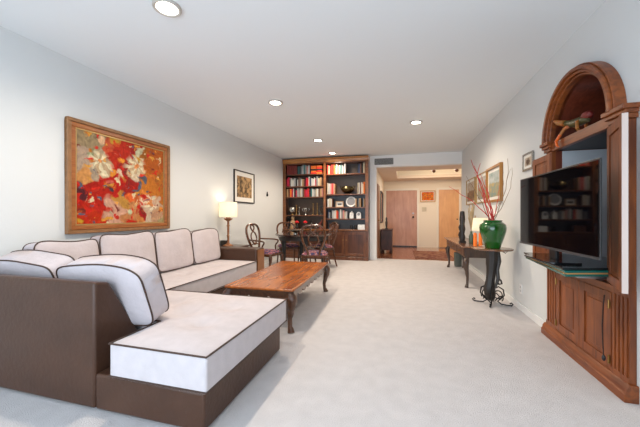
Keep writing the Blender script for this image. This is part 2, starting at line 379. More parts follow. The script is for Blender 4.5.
canvas('canvas', W_ - .18, H_ - .18, 240, 200, paint, t, RL @ Matrix.Translation((0, -.016, 0)))

def small_pic(label, loc, M, w, h, fw, fm, mw, matcol, fn, d=.025, nx=40, ny=40, name='framed_picture', group=None):
    t = thing(name, label, 'picture', loc, 0, group)
    frame_ring(w, h, fw, d, M).build('frame', fm, t, smooth=False, bevel=.003)
    if mw: MB().box(-w / 2 + fw, w / 2 - fw, -.010, -.002, -h / 2 + fw, h / 2 - fw, M).build('mat_board', matcol, t, smooth=False)
    canvas('print', w - 2 * fw - 2 * mw, h - 2 * fw - 2 * mw, nx, ny, fn, t, M @ Matrix.Translation((0, -.012, 0)))
    return t
matw = mat('mat_board_white', (.80, .79, .74), .8); blackf = mat('black_frame', (.015, .013, .012), .35)
def sepia(u, v):
    n = nz(u, v, 5, 6) + .6 * nz(u * 3, v, 6, 12); c = mixc((.09, .06, .035), (.52, .33, .16), .55 + n + .35 * (u - .4))
    if abs(math.sin(u * 17 + nz(u, v, 8, 4) * 3)) < .28 and v < .75: c = mixc(c, (.03, .02, .015), .8)
    return c
small_pic('sepia street print in a thin black frame on the left wall above the lamp', (XL, 5.36, 1.67), RL, .79, .62, .02, blackf, .085, matw, sepia)
def lands(seed, a, b, c3):
    def f(u, v):
        n = nz(u, v, seed, 5) + .5 * nz(u, v, seed + 1, 14); c = mixc(a, b, .5 + n) if v < .55 + .1 * n else mixc(c3, a, .3 + n * .6)
        return c
    return f
woodf = mat('thin_gilt_frame', (.42, .27, .10), .4, .4)
small_pic('farthest beige landscape print on the right wall, beside the foyer opening', (XR, 6.66, 1.59), RR, .78, .52, .018, woodf, .05, matw, lands(40, (.30, .17, .09), (.12, .07, .04), (.50, .44, .35)), group='landscape prints on the right wall')
small_pic('middle landscape print on the right wall, behind the red branches', (XR, 5.80, 1.59), RR, .70, .52, .018, woodf, .05, matw, lands(50, (.22, .26, .25), (.42, .30, .16), (.52, .50, .45)), group='landscape prints on the right wall')
t = small_pic('tall green landscape print in a wide gold frame, nearest of three above the console', (XR, 5.05, 1.585), RR, .74, .54, .032, mat('gold_frame', (.42, .20, .05), .35, .4), .05, matw, lands(60, (.20, .28, .26), (.45, .34, .16), (.48, .52, .52)), d=.04, group='landscape prints on the right wall')
def portrait(u, v):
    d = math.hypot(u - .5, (v - .45) * .8); return mixc((.10, .05, .03), (.5, .42, .32), (d - .22) * 6 + nz(u, v, 3, 8))
small_pic('small photo in a silver frame on the right wall beside the wood cabinet', (XR, 3.80, 1.71), RR, .27, .195, .022, silver, .03, matw, portrait, d=.02)
def orange_art(u, v):
    n = nz(u, v, 21, 5) + .5 * nz(u, v, 22, 16); c = mixc((.75, .22, .02), (.55, .05, .01), .4 + n)
    return mixc(c, (.22, .16, .04), (nz(u, v, 25, 9) - .15) * 4)
small_pic('small orange abstract picture in the foyer between the two doors', (.855, FY, 1.765), Matrix.Identity(4), .50, .40, .035, mat('pine_frame', (.55, .34, .18), .5), .02, matw, orange_art)
o = MB().box(-.07, .07, -.025, 0, -.07, .07).build('thermostat', mat('beige_plastic', (.55, .48, .36), .5), smooth=False, bevel=.006); o.location = (.74, FY, 1.32)
tag(o, 'square beige intercom panel on the foyer wall below the orange picture', 'intercom')
o = MB().lathe([(.012, -.05), (.022, -.03), (.02, .0), (.008, .02), (.012, .05), (.001, .06)], n=12).build('wall_hook', iron); o.location = (XL + .022, 6.38, 1.60); tag(o, 'tiny dark bell-shaped ornament hanging on the left wall near the bookcase', 'wall ornament')
t = thing('wall_outlet', 'white electrical outlet low on the right wall left of the wood cabinet', 'outlet', (XR, 4.03, .25))
MB().box(-.006, 0, -.035, .035, -.057, .057).build('plate', trim_m, t, smooth=False, bevel=.003)
MB().box(-.008, -.005, -.017, .017, .008, .036).box(-.008, -.005, -.017, .017, -.036, -.008).build('socket', mat('socket_grey', (.5, .5, .5), .4), t, smooth=False)

# ------------------------------------------------------------------ bookcase
BX0, BX1, BY = -3.02, -.79, 7.35
t = thing('bookcase', 'tall wall-to-wall wooden bookcase with two bays and lower cupboards', 'bookcase', (0, 0, 0))
BK = t
LS = [2.18, 1.87, 1.59, 1.12]; RS = [2.155, 1.645, 1.32, 1.03]; CT = .76
b = MB(); b.box(BX0, BX0 + .04, BY + .02, 7.69, 0, 2.47).box(BX1 - .04, BX1, BY + .02, 7.69, 0, 2.47).box(-1.91, -1.87, BY + .02, 7.69, CT, 2.47).box(BX0 + .04, BX1 - .04, BY + .02, 7.69, 2.43, 2.47)
b.build('carcass', cherry, t, smooth=False, bevel=.002)
for xa, xb in ((BX0, BX0 + .075), (BX1 - .075, BX1), (-1.92, -1.862)): MB().box(xa, xb, BY, BY + .02, CT, 2.46).build('stile', cherry_h, t, smooth=False, bevel=.004)
b = MB(); b.prism([(BY - .045, 2.565), (BY - .045, 2.545), (BY - .02, 2.52), (BY - .012, 2.47), (BY, 2.46), (7.69, 2.46), (7.69, 2.565)], BX1 - BX0 + .005, 'YZ', BX0)
b.build('cornice', wood('cornice_wood', (.30, .11, .025), (.46, .20, .05), 'X'), t, smooth=False, bevel=.003)
MB().box(BX0 + .04, -1.91, 7.66, 7.68, CT, 2.43).build('back_panel', dark_back, t, smooth=False)
MB().box(-1.87, BX1 - .04, 7.66, 7.68, 1.645, 2.43).build('back_panel', dark_back, t, smooth=False)
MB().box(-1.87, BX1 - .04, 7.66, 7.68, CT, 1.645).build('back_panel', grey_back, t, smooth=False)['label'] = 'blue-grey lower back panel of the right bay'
for z in LS: MB().box(BX0 + .041, -1.911, BY + .03, 7.655, z - .028, z).build('shelf', cherry, t, smooth=False, bevel=.003)
for z in RS: MB().box(-1.869, BX1 - .041, BY + .03, 7.655, z - .028, z).build('shelf', cherry, t, smooth=False, bevel=.003)
MB().box(BX0, BX1, BY - .03, 7.66, CT - .035, CT).build('countertop', cherry_h, t, smooth=False, bevel=.006)
MB().box(BX0 + .04, BX1 - .04, BY + .02, 7.6, .0, CT - .036).build('lower_case', cherry, t, smooth=False)
MB().box(BX0, BX1, BY - .02, BY + .02, 0, .085).build('plinth', cherry, t, smooth=False, bevel=.006)
nD = 4; wD = (BX1 - BX0 - .10) / nD
for k in range(nD):
    x0 = BX0 + .05 + k * wD + .01; x1 = x0 + wD - .02; dz0, dz1 = .10, .70
    b = MB(); f = .065; b.box(x0, x0 + f, BY - .005, BY + .018, dz0, dz1).box(x1 - f, x1, BY - .005, BY + .018, dz0, dz1).box(x0 + f, x1 - f, BY - .005, BY + .018, dz0, dz0 + f).box(x0 + f, x1 - f, BY - .005, BY + .018, dz1 - f, dz1)
    dd = b.build('cupboard_door', cherry, t, smooth=False, bevel=.004)
    MB().box(x0 + f, x1 - f, BY + .006, BY + .018, dz0 + f, dz1 - f).build('door_panel', wood('bookcase_panel_wood', (.05, .016, .008), (.11, .036, .016), 'Z'), dd, smooth=False)
    kx = x1 - .03 if k % 2 == 0 else x0 + .03
    MB().lathe([(.006, 0), (.006, .012), (.014, .02), (.012, .03), (.001, .033)], n=12, M=Matrix.Translation((kx, BY - .005, .50)) @ Matrix.Rotation(PI / 2, 4, 'X')).build('knob', brass, dd)

NUM = ['first', 'second', 'third', 'fourth', 'fifth', 'sixth', 'seventh', 'eighth', 'ninth', 'tenth', 'eleventh', 'twelfth', 'thirteenth', 'fourteenth', 'fifteenth', 'sixteenth', 'seventeenth', 'eighteenth', 'nineteenth', 'twentieth',
       'twenty-first', 'twenty-second', 'twenty-third', 'twenty-fourth', 'twenty-fifth', 'twenty-sixth']
COLS = {'dark red': (.20, .025, .02), 'red': (.55, .02, .02), 'black': (.015, .015, .018), 'white': (.62, .60, .56), 'cream': (.55, .47, .34), 'grey': (.22, .22, .22), 'orange': (.80, .17, .02), 'green': (.02, .25, .10),
        'navy': (.02, .035, .09), 'brown': (.12, .05, .03), 'teal': (.03, .14, .15), 'pink': (.55, .22, .20), 'tan': (.40, .24, .12), 'scarlet': (.80, .03, .02), 'crimson': (.50, .01, .05), 'light grey': (.42, .42, .42)}
BM = {}
def book_mesh(w, h, d):
    b = MB(); b.prism([(-w / 2, d), (-w / 2, .008), (-w / 2 + .006, .0), (w / 2 - .006, 0), (w / 2, .008), (w / 2, d)], h, 'XY', 0); return b
def bookrow(xs, z, cols, shelf, hs=(.19, .24), y=BY + .06, lean=None):
    x0, x1 = xs; n = len(cols); ws = [random.uniform(.7, 1.3) for _ in cols]; k = (x1 - x0) / sum(ws); x = x0
    for i, c in enumerate(cols):
        w = ws[i] * k; h = random.uniform(*hs); 
        if c == 'dark red': h = (hs[0] + hs[1]) / 2; 
        o = book_mesh(w - .003, h, random.uniform(.14, .19)).build('book', mat('book_' + c, COLS[c], .5), smooth=False)
        o.location = (x + w / 2, y + random.uniform(-.01, .015), z + .0005)
        if lean and i >= n - lean[1]:
            o.rotation_euler = (0, math.radians(lean[0]), 0); o.location.x += .5 * w + (i - n + lean[1]) * .012 - .04; o.location.z += abs(math.sin(math.radians(lean[0]))) * w / 2
        tag(o, '%s book, %s from left, on the %s' % (c, NUM[i], shelf), 'book', 'books on the ' + shelf)
        x += w
bookrow((-2.93, -2.655), LS[0], ['dark red'] * 6, 'top left shelf', (.235, .24))
bookrow((-2.65, -2.25), LS[0], ['black', 'teal', 'black', 'grey', 'light grey', 'teal', 'grey', 'pink', 'light grey', 'black', 'crimson'], 'middle of the top left shelf', (.20, .245))
# orange books at the right end of the top left shelf, lying in two piles
for px_ in (-2.20, -2.045):
    z = LS[0] + .0005
    for q, c in enumerate(['scarlet', 'orange', 'black', 'orange', 'orange'] if px_ < -2.1 else ['orange', 'scarlet', 'black', 'scarlet', 'orange']):
        th = .042; o = MB().box(-.07, .07, 0, .19, 0, th - .002).build('book', mat('book_' + c, COLS[c], .5), smooth=False, bevel=.003); o.location = (px_, BY + .06, z); z += th
        tag(o, '%s book lying %s from the bottom of the %s pile, top left shelf' % (c, NUM[q], 'left' if px_ < -2.1 else 'right'), 'book', 'books lying on the top left shelf')
bookrow((-2.94, -1.945), LS[1], ['crimson', 'crimson', 'black', 'white', 'white', 'light grey', 'black', 'white', 'brown', 'grey', 'white', 'tan', 'brown', 'black', 'crimson', 'red', 'white', 'navy', 'light grey', 'white', 'white', 'crimson', 'grey', 'cream', 'tan', 'brown'], 'second left shelf', (.17, .25))
bookrow((-2.94, -1.945), LS[2], ['tan', 'brown', 'orange', 'crimson', 'white', 'black', 'crimson', 'light grey', 'white', 'grey', 'cream', 'white', 'brown', 'red', 'crimson', 'red', 'black', 'teal', 'white', 'light grey', 'grey', 'cream', 'white', 'brown', 'tan', 'pink'], 'third left shelf', (.17, .235))
bookrow((-1.84, -1.36), RS[0], ['scarlet', 'cream', 'scarlet', 'scarlet', 'scarlet', 'orange', 'green', 'white', 'scarlet', 'white', 'teal', 'white', 'grey', 'light grey'], 'top right shelf', (.19, .25))
bookrow((-1.08, -.93), RS[0], ['black', 'navy', 'brown', 'black'], 'right end of the top right shelf', (.22, .27))
bookrow((-.925, -.885), RS[0], ['cream'], 'extreme right of the top right shelf', (.26, .265))
bookrow((-1.84, -1.63), RS[1], ['cream', 'light grey', 'white', 'pink', 'red', 'pink', 'tan'], 'second right shelf', (.26, .29))
bookrow((-1.06, -.885), RS[1], ['cream', 'white', 'brown', 'white', 'cream', 'orange'], 'right end of the second right shelf', (.24, .31))
bookrow((-1.84, -1.69), RS[2], ['light grey', 'white', 'cream', 'white', 'brown'], 'third right shelf', (.20, .225))
bookrow((-1.12, -.98), RS[2], ['tan', 'black', 'grey', 'tan'], 'third right shelf, beside the plate', (.20, .23))
bookrow((-.93, -.885), RS[2], ['grey', 'tan'], 'right end of the third right shelf', (.20, .24))
bookrow((-1.82, -1.32), RS[3], ['navy', 'grey', 'black', 'light grey', 'white', 'white', 'orange', 'red', 'teal', 'white', 'grey', 'pink', 'cream', 'light grey'], 'fourth right shelf', (.16, .23))

# ornaments on the shelves
def orn(name, mb, m, loc, label, cat, group=None, sm=True):
    o = mb.build(name, m, smooth=sm); o.location = loc; tag(o, label, cat, group); return o
bronze = mat('bronze', (.11, .085, .04), .25, .9)
t = thing('bronze_bowl', 'round bronze bowl with two ring handles on the second right shelf', 'bowl', (-1.33, 7.50, RS[1]))
MB().lathe([(.07, 0), (.075, .015), (.055, .03), (.12, .055), (.165, .11), (.155, .165), (.13, .19), (.125, .18), (.145, .11), (.001, .06)], n=28).build('bowl_body', bronze, t)
for s in (-1, 1): MB().tube([(s * .14, 0, .17), (s * .17, 0, .22), (s * .19, 0, .20), (s * .16, 0, .13)], .008).build('handle', bronze, t)
t = thing('decorative_plate', 'round white and grey plate standing upright on the third right shelf', 'plate', (-1.24, 7.52, RS[2] + .135))
Mp = Matrix.Rotation(math.radians(80), 4, 'X')
MB().lathe([(.001, 0), (.08, 0), (.085, .008), (.13, .016), (.132, .02), (.08, .014), (.001, .008)], n=36, M=Mp).build('plate_body', white_c, t)
MB().lathe([(.055, .0125), (.058, .0135), (.062, .0125)], n=30, M=Mp).lathe([(.09, .0165), (.093, .019), (.1, .0185)], n=30, M=Mp).build('plate_ring', mat('plate_grey', (.3, .3, .32), .4), t)
t = thing('photo_frame', 'small photo in a pale wooden frame on the third right shelf', 'photo frame', (-1.53, 7.50, RS[2] + .075))
frame_ring(.20, .15, .02, .02, Matrix.Identity(4)).build('frame', mat('pale_wood', (.55, .35, .2), .5), t, smooth=False)
MB().box(-.08, .08, -.008, 0, -.055, .055).build('mat_board', matw, t, smooth=False)
MB().box(-.05, .05, -.011, -.008, -.025, .02).build('photo', mat('photo_grey', (.12, .12, .13), .4), t, smooth=False)
t = thing('ceramic_jar', 'white lidded ceramic jar on the fourth right shelf', 'jar', (-1.215, 7.47, RS[3]))
MB().box(-.05, .05, -.045, .045, 0, .12).build('jar_body', white_c, t, smooth=False, bevel=.012)
MB().lathe([(.06, 0), (.05, .02), (.02, .045), (.012, .05), (.016, .065), (.001, .075)], (0, 0, .12), 18).build('lid', white_c, t)
t = thing('mantel_clock', 'white arched mantel clock with a round dial on the fourth right shelf', 'clock', (-1.04, 7.47, RS[3]))
pp = [(-.055, 0), (.055, 0), (.055, .11)] + [(.055 * math.cos(a), .11 + .055 * math.sin(a)) for a in [PI * i / 12 for i in range(1, 12)]] + [(-.055, .11)]
MB().prism(pp, .05, 'XZ', -.025).build('clock_case', white_c, t, smooth=False)
MB().lathe([(.001, 0), (.035, 0), (.035, .004), (.001, .004)], n=20, M=Matrix.Translation((0, -.025, .11)) @ Matrix.Rotation(PI / 2, 4, 'X')).build('dial', mat('dial', (.25, .25, .26), .3), t)
orn('storage_box', MB().box(-.085, .085, -.07, .07, 0, .12), white_c, (-.965, 7.45, CT + .001), 'white box at the right end of the bookcase counter', 'box', sm=False)
t = orn('binoculars', MB().lathe([(.025, 0), (.035, .04), (.035, .10), (.028, .11)], (-.05, 0, 0), 14).lathe([(.025, 0), (.035, .04), (.035, .10), (.028, .11)], (.05, 0, 0), 14).box(-.03, .03, -.015, .015, .04, .08), black_p, (-1.17, 7.45, CT + .001), 'pair of black binoculars on the bookcase counter beside the white box', 'binoculars')
t = thing('wooden_box', 'reddish wooden box on the counter of the right bookcase bay', 'box', (-1.66, 7.46, CT + .001))
MB().box(-.11, .11, -.07, .07, 0, .10).build('box_body', cherry, t, smooth=False, bevel=.004); MB().box(-.115, .115, -.075, .075, .10, .13).build('lid', cherry, t, smooth=False, bevel=.006)
t = thing('globe', 'silvery glass globe on a brass foot on the fourth left shelf', 'globe', (-2.80, 7.47, LS[3]))
MB().lathe([(.05, 0), (.045, .015), (.012, .03), (.012, .05)], n=18).build('foot', brass, t); MB().ball((0, 0, .14), .10).build('ball', silver, t)
def stick(x, h, m, label, grp='candlesticks on the fourth left shelf'):
    t = orn('candlestick', MB().lathe([(.035, 0), (.035, .01), (.012, .025), (.009, h * .45), (.016, h * .5), (.009, h * .55), (.009, h - .03), (.022, h - .01), (.02, h), (.001, h)], n=16), m, (x, 7.45, LS[3]), label, 'candlestick', grp); return t
stick(-2.60, .20, silver, 'short silver candlestick beside the globe')
stick(-2.68, .26, brass, 'brass candlestick right behind the globe')
stick(-2.22, .30, brass, 'left of the two tall slim brass candlesticks')
stick(-2.11, .31, brass, 'right of the two tall slim brass candlesticks, beside the dark ring')
t = thing('silver_cup', 'silver footed cup with two handles on the fourth left shelf', 'cup', (-2.42, 7.45, LS[3]))
MB().lathe([(.04, 0), (.035, .012), (.01, .03), (.012, .06), (.05, .09), (.065, .14), (.07, .18), (.062, .18), (.05, .12), (.001, .08)], n=22).build('cup_body', silver, t)
for s in (-1, 1): MB().tube([(s * .06, 0, .17), (s * .095, 0, .165), (s * .09, 0, .12), (s * .05, 0, .10)], .006).build('handle', silver, t)
orn('ring_sculpture', MB().tube([(.075 * math.cos(a), 0, .125 + .095 * math.sin(a)) for a in [2 * PI * i / 20 for i in range(20)]], .02, 8, True).box(-.06, .06, -.03, .03, 0, .03), black_w, (-1.99, 7.46, LS[3]), 'dark ring-shaped sculpture at the right end of the fourth left shelf', 'sculpture')
t = thing('stone_figure', 'pale stone seated figure on the left counter of the bookcase', 'figurine', (-2.78, 7.46, CT))
MB().lathe([(.08, 0), (.09, .03), (.07, .08), (.075, .14), (.065, .20), (.03, .235), (.045, .27), (.045, .31), (.02, .335), (.001, .34)], n=20).build('figure_body', mat('sandstone', (.42, .27, .15), .8, var=.2, vscale=14), t)
def flowers(x, label, col):
    t = thing('flower_vase', label, 'vase', (x, 7.44, CT))
    MB().lathe([(.03, 0), (.045, .05), (.02, .11), (.028, .13), (.001, .12)], n=16).build('vase_body', black_w, t)
    f = MB()
    for q in range(6): a = q * 1.05; f.ball((.03 * math.cos(a), .03 * math.sin(a), .17 + .01 * (q % 2)), .025, n=10, h=6)
    f.ball((0, 0, .19), .03, n=10, h=6).build('blossoms', mat('petal_red', (.75, .015, .02), .6), t)
    MB().tube([(0, 0, .11), (.01, 0, .14), (0, 0, .17)], .006).build('stem', mat('stem_green', (.03, .12, .03), .6), t)
flowers(-2.66, 'small vase of red flowers beside the stone figure', 0)
flowers(-2.43, 'small dark vase with one red bloom near the middle of the left counter', 1)
orn('dark_statuette', MB().lathe([(.05, 0), (.04, .02), (.03, .08), (.045, .13), (.02, .17), (.03, .2), (.001, .23)], n=14), black_w, (-2.27, 7.45, CT), 'black statuette on the left counter right of the single bloom', 'figurine')
orn('rearing_statuette', MB().lathe([(.06, 0), (.055, .03), (.025, .05), (.03, .10)], n=14).tube([(0, 0, .08), (-.03, 0, .13), (.02, 0, .18), (.035, 0, .25)], [.03, .04, .028, .012]), wood('red_carved_wood', (.12, .02, .01), (.2, .04, .02), 'Z'), (-2.02, 7.45, CT), 'reddish carved wooden statuette at the right end of the left counter', 'figurine')
orn('metal_lantern', MB().lathe([(.045, 0), (.05, .02), (.04, .03), (.04, .2), (.05, .21), (.02, .26), (.008, .28)], n=8), iron, (-2.90, 7.46, CT), 'tall dark lantern at the far left of the bookcase counter', 'lantern')
orn('tray', MB().lathe([(.001, 0), (.10, 0), (.12, .015), (.115, .018), (.001, .006)], n=24), brass, (-2.92, 7.42, LS[3]), 'flat brass dish at the far left of the fourth left shelf', 'dish') if False else None

# ------------------------------------------------------------------ cushions
def slab(rects, z0, z1, puff, name, parent, step=.04, tufts=(), sag=.0):
    """cushion whose plan is a union of rectangles; softly domed top with dimples"""
    xs = sorted({r[0] for r in rects} | {r[1] for r in rects}); ys = sorted({r[2] for r in rects} | {r[3] for r in rects})
    def sub(v):
        out = []
        for a, b in zip(v, v[1:]):
            n = max(1, round((b - a) / step)); out += [a + (b - a) * i / n for i in range(n)]
        return out + [v[-1]]
    X, Y = sub(xs), sub(ys)
    inside = lambda x, y: any(r[0] < x < r[1] and r[2] < y < r[3] for r in rects)
    cells = {(i, j) for i in range(len(X) - 1) for j in range(len(Y) - 1) if inside((X[i] + X[i + 1]) / 2, (Y[j] + Y[j + 1]) / 2)}
    edges = []
    for (i, j) in cells:
        for (ni, nj, a, b) in ((i - 1, j, (i, j + 1), (i, j)), (i + 1, j, (i + 1, j), (i + 1, j + 1)), (i, j - 1, (i, j), (i + 1, j)), (i, j + 1, (i + 1, j + 1), (i, j + 1))):
            if (ni, nj) not in cells: edges.append((a, b))
    E = [((X[a[0]], Y[a[1]]), (X[b[0]], Y[b[1]])) for a, b in edges]
    def dist(x, y):
        m = 9
        for (a, b) in E:
            x0, x1 = sorted((a[0], b[0])); y0, y1 = sorted((a[1], b[1]))
            m = min(m, math.hypot(max(x0 - x, 0, x - x1), max(y0 - y, 0, y - y1)))
        return m
    bm = bmesh.new(); top = {}; bot = {}
    used = {k for (i, j) in cells for k in ((i, j), (i + 1, j), (i, j + 1), (i + 1, j + 1))}
    for k in used:
        x, y = X[k[0]], Y[k[1]]; d = dist(x, y); h = puff * (1 - math.exp(-d / .09)) + .006 * nz(x, y, 3, 5)* min(1, d * 10)
        for (tx, ty) in tufts: h -= .035 * math.exp(-((x - tx) ** 2 + (y - ty) ** 2) / .007)
        top[k] = bm.verts.new((x, y, z1 + h)); bot[k] = bm.verts.new((x, y, z0))
    for (i, j) in cells:
        q = [(i, j), (i + 1, j), (i + 1, j + 1), (i, j + 1)]
        bm.faces.new([top[k] for k in q]); bm.faces.new([bot[k] for k in q][::-1])
    for a, b in edges: bm.faces.new((top[a], bot[a], bot[b], top[b]))
    mb = MB(); mb.bm.free(); mb.bm = bm
    o = mb.build(name, fabric, parent, ang=50, bevel=.012)
    nxt = {a: b for a, b in edges}; s = next(iter(nxt)); loop = [s]; c = nxt[s]
    while c != s and len(loop) < 5000: loop.append(c); c = nxt[c]
    for zz in (z1, z0 + .012):
        MB().tube([(X[k[0]], Y[k[1]], zz + (.001 if zz == z1 else 0)) for k in loop], .0055, 6, True).build('piping', pipe_m, o)
    return o

def pillow(label, w, h, t_, puff, loc, rot, n=8.0, seed=0, m=None):
    """box cushion standing in its local XZ plane, thickness along Y, base centre at the origin"""
    th = thing('sofa_pillow', label, 'pillow', loc, 0, 'back pillows of the sectional sofa'); th.rotation_euler = rot
    N = 22; bm = bmesh.new(); side = {}
    def P(u, v, s):
        k = max(abs(u), abs(v)); q = (abs(u) ** n + abs(v) ** n) ** (1 / n); f = k / q if q > 0 else 1
        x = u * f * w / 2; z = v * f * h / 2 + h / 2
        e = (1 - abs(u) ** 2.5) * (1 - abs(v) ** 2.5)
        y = s * (t_ / 2 + puff * e ** .6 + .008 * nz(x + seed, z, s * 3 + seed, 5) * min(1, e * 4))
        z += .012 * math.sin(u * 3 + seed) * (v > 0) * v
        return (x, y, z)
    for s in (-1, 1):
        for i in range(N + 1):
            for j in range(N + 1):
                side[s, i, j] = bm.verts.new(P(-1 + 2 * i / N, -1 + 2 * j / N, s))
        for i in range(N):
            for j in range(N): bm.faces.new((side[s, i, j], side[s, i + 1, j], side[s, i + 1, j + 1], side[s, i, j + 1]))
    loop = [(i, 0) for i in range(N)] + [(N, j) for j in range(N)] + [(i, N) for i in range(N, 0, -1)] + [(0, j) for j in range(N, 0, -1)]
    pts = {s: [tuple(side[s, i, j].co) for i, j in loop] for s in (-1, 1)}
    for a, b in zip(loop, loop[1:] + loop[:1]): bm.faces.new((side[-1, a[0], a[1]], side[-1, b[0], b[1]], side[1, b[0], b[1]], side[1, a[0], a[1]]))
    mb = MB(); mb.bm.free(); mb.bm = bm
    mb.build('pillow_body', m or fabric2, th, ang=75)
    for s in (-1, 1): MB().tube(pts[s], .0055, 6, True).build('piping', pipe_m, th)
    return th

# ------------------------------------------------------------------ sectional sofa
SB = .215
t = thing('sectional_sofa', 'large brown leather L-shaped sectional sofa with cream seat cushions', 'sofa', (0, 0, 0))
MB().box(-3.0, -1.69, 1.622, 2.30, .012, SB).box(-3.0, -2.16, 2.30, 4.16, .012, SB).build('base', leather, t, bevel=.014)
MB().box(-1.688, -.968, 1.312, 2.30, .012, SB).build('chaise_base', leather, t, bevel=.014)
# slanted backrest facing the camera
MB().prism([(1.31, .012), (1.31, .735), (1.40, .72), (1.62, .34), (1.62, .012)], 1.31, 'YZ', -3.0).build('backrest', leather, t, bevel=.016)
MB().box(-3.0, -2.93, 1.64, 4.16, SB, .68).build('backrest', leather, t, bevel=.02)
MB().box(-3.0, -2.145, 4.165, 4.44, .012, .60).build('armrest', leather, t, bevel=.022)
MB().box(-2.144, -2.134, 4.19, 4.415, .03, .58).build('armrest_facing', wood('arm_facing_wood', (.20, .075, .025), (.34, .14, .05), 'Z', 1, .35), t, smooth=False, bevel=.004)
for x, y in ((-2.9, 1.4), (-1.08, 1.38), (-1.08, 2.24), (-2.22, 4.3), (-2.9, 4.3)): MB().lathe([(.02, 0), (.025, .013)], (x, y, 0), 12).build('foot', black_w, t)
slab([(-1.545, -.932, 1.28, 2.345), (-2.125, -1.545, 1.64, 2.345)], SB + .012, .415, .022, 'chaise_cushion', t, tufts=((-1.24, 1.65), (-1.24, 2.0), (-1.75, 2.0), (-1.5, 1.82), (-1.0 - .5, 2.2)))
slab([(-2.90, -2.135, 1.66, 4.155)], SB + .012, .415, .015, 'seat_cushion', t, tufts=((-2.5, 3.0), (-2.5, 3.6)))
# near pillows lean on the slanted backrest, the others on the back along the wall
pillow('big near cream pillow leaning on the slanted leather back, on the chaise', .70, .425, .14, .02, (-1.865, 1.64, .422), (math.radians(19), 0, 0), n=6, seed=1)
pillow('cream pillow behind the left part of the leather back, partly hidden by the big one', .68, .42, .16, .012, (-2.60, 1.66, .425), (math.radians(20), 0, 0), seed=2)
Mz = PI / 2
for k, (y, w, lb, hh) in enumerate(((1.94, .52, 'cream back pillow in the sofa corner, nearest of the row along the wall', .46), (2.54, .65, 'pinkish back pillow by the wall under the right edge of the painting', .49), (3.19, .62, 'cream back pillow along the wall, second from the far armrest', .49), (3.82, .62, 'cream back pillow beside the far leather armrest', .47))):
    pillow(lb, w, hh, .13, .03, (-2.80, y, .432), (math.radians(-8), 0, Mz * -1 + PI), seed=4 + k)

# ------------------------------------------------------------------ end table and lamp beyond the sofa arm
t = thing('end_table', 'dark wooden end table tucked behind the far sofa armrest', 'end table', (-2.82, 4.66, 0))
MB().box(-.19, .19, -.19, .19, .56, .59).build('table_top', console_w, t, smooth=False, bevel=.005); MB().box(-.17, .17, -.17, .17, .46, .559).build('apron', console_w, t, smooth=False)
for x in (-.15, .15):
    for y in (-.15, .15): MB().lathe([(.012, 0), (.02, .02), (.014, .25), (.022, .46)], (x, y, 0), 10).build('leg', console_w, t)
o = orn('small_box', MB().box(-.05, .05, -.04, .04, 0, .09), black_w, (-2.965, 4.56, .591), 'small black box on the end table left of the lamp', 'box', sm=False)
shade_m = bpy.data.materials.new('lamp_shade'); shade_m.use_nodes = True; N = shade_m.node_tree.nodes; L = shade_m.node_tree.links
tr = N.new('ShaderNodeBsdfTranslucent'); tr.inputs[0].default_value = (.92, .87, .76, 1); df = N.new('ShaderNodeBsdfDiffuse'); df.inputs[0].default_value = (.85, .82, .74, 1)
mx = N.new('ShaderNodeMixShader'); mx.inputs[0].default_value = .5; L.new(df.outputs[0], mx.inputs[1]); L.new(tr.outputs[0], mx.inputs[2]); L.new(mx.outputs[0], N['Material Output'].inputs[0])
bulb_m = mat('bulb', (1, .9, .7), .5, emit=6, ecol=(1, .85, .6))
def lamp(label, loc, prof, m, shade_z, rt, rb, hs, energy):
    t = thing('table_lamp', label, 'lamp', loc)
    MB().lathe(prof, n=24).build('lamp_base', m, t)
    b = MB().lathe([(rb, 0), (rt, hs), (rt - .003, hs), (rb - .003, 0), (rb, 0)], (0, 0, shade_z), 36); b.build('lamp_shade', shade_m, t)
    MB().ball((0, 0, shade_z + hs * .45), .025).build('bulb', bulb_m, t)
    l = light('lamp_glow', 'POINT', (0, 0, shade_z + hs * .5), energy, (1, .88, .72), .035); l.parent = t
lamp('table lamp with a cream drum shade and turned wooden base beyond the sofa', (-2.87, 4.54, .591), [(.09, 0), (.085, .015), (.03, .04), (.018, .07), (.018, .16), (.03, .175), (.018, .19), (.018, .33), (.03, .345), (.018, .36), (.018, .42), (.07, .455), (.075, .47), (.04, .475), (.04, .52), (.001, .52)],
     wood('lamp_wood', (.17, .06, .02), (.32, .13, .045), 'Z', 2), .49, .145, .15, .26, 4.5)

# ------------------------------------------------------------------ coffee table
def cabriole(h, r=.03, out=.045, sx=1, sy=1):
    """S-curved leg from its top (origin corner) down to a pad foot, bowing towards (sx,sy)"""
    prof = [(0, 0, r * .8), (.06, .45, r * .95), (.16, .9, r * 1.25), (.30, .85, r * 1.05), (.5, .35, r * .75), (.7, -.05, r * .55), (.86, .05, r * .52), (.95, .45, r * .75), (1.0, .55, r * .85)]
    d = Vector((sx, sy, 0)).normalized() * out; P = []; R = []
    for i in range(25):
        u = i / 24
        for a, b in zip(prof, prof[1:]):
            if a[0] <= u <= b[0] + 1e-9:
                k = (u - a[0]) / (b[0] - a[0]); k = k * k * (3 - 2 * k)
                P.append(Vector((d.x * (a[1] + (b[1] - a[1]) * k), d.y * (a[1] + (b[1] - a[1]) * k), h * (1 - u)))); R.append(a[2] + (b[2] - a[2]) * k); break
    return P, R
t = thing('coffee_table', 'long orange-brown wooden coffee table with scalloped apron and curved legs', 'coffee table', (-1.375, 3.46, 0), math.radians(2.2))
a, b_ = .365, .835
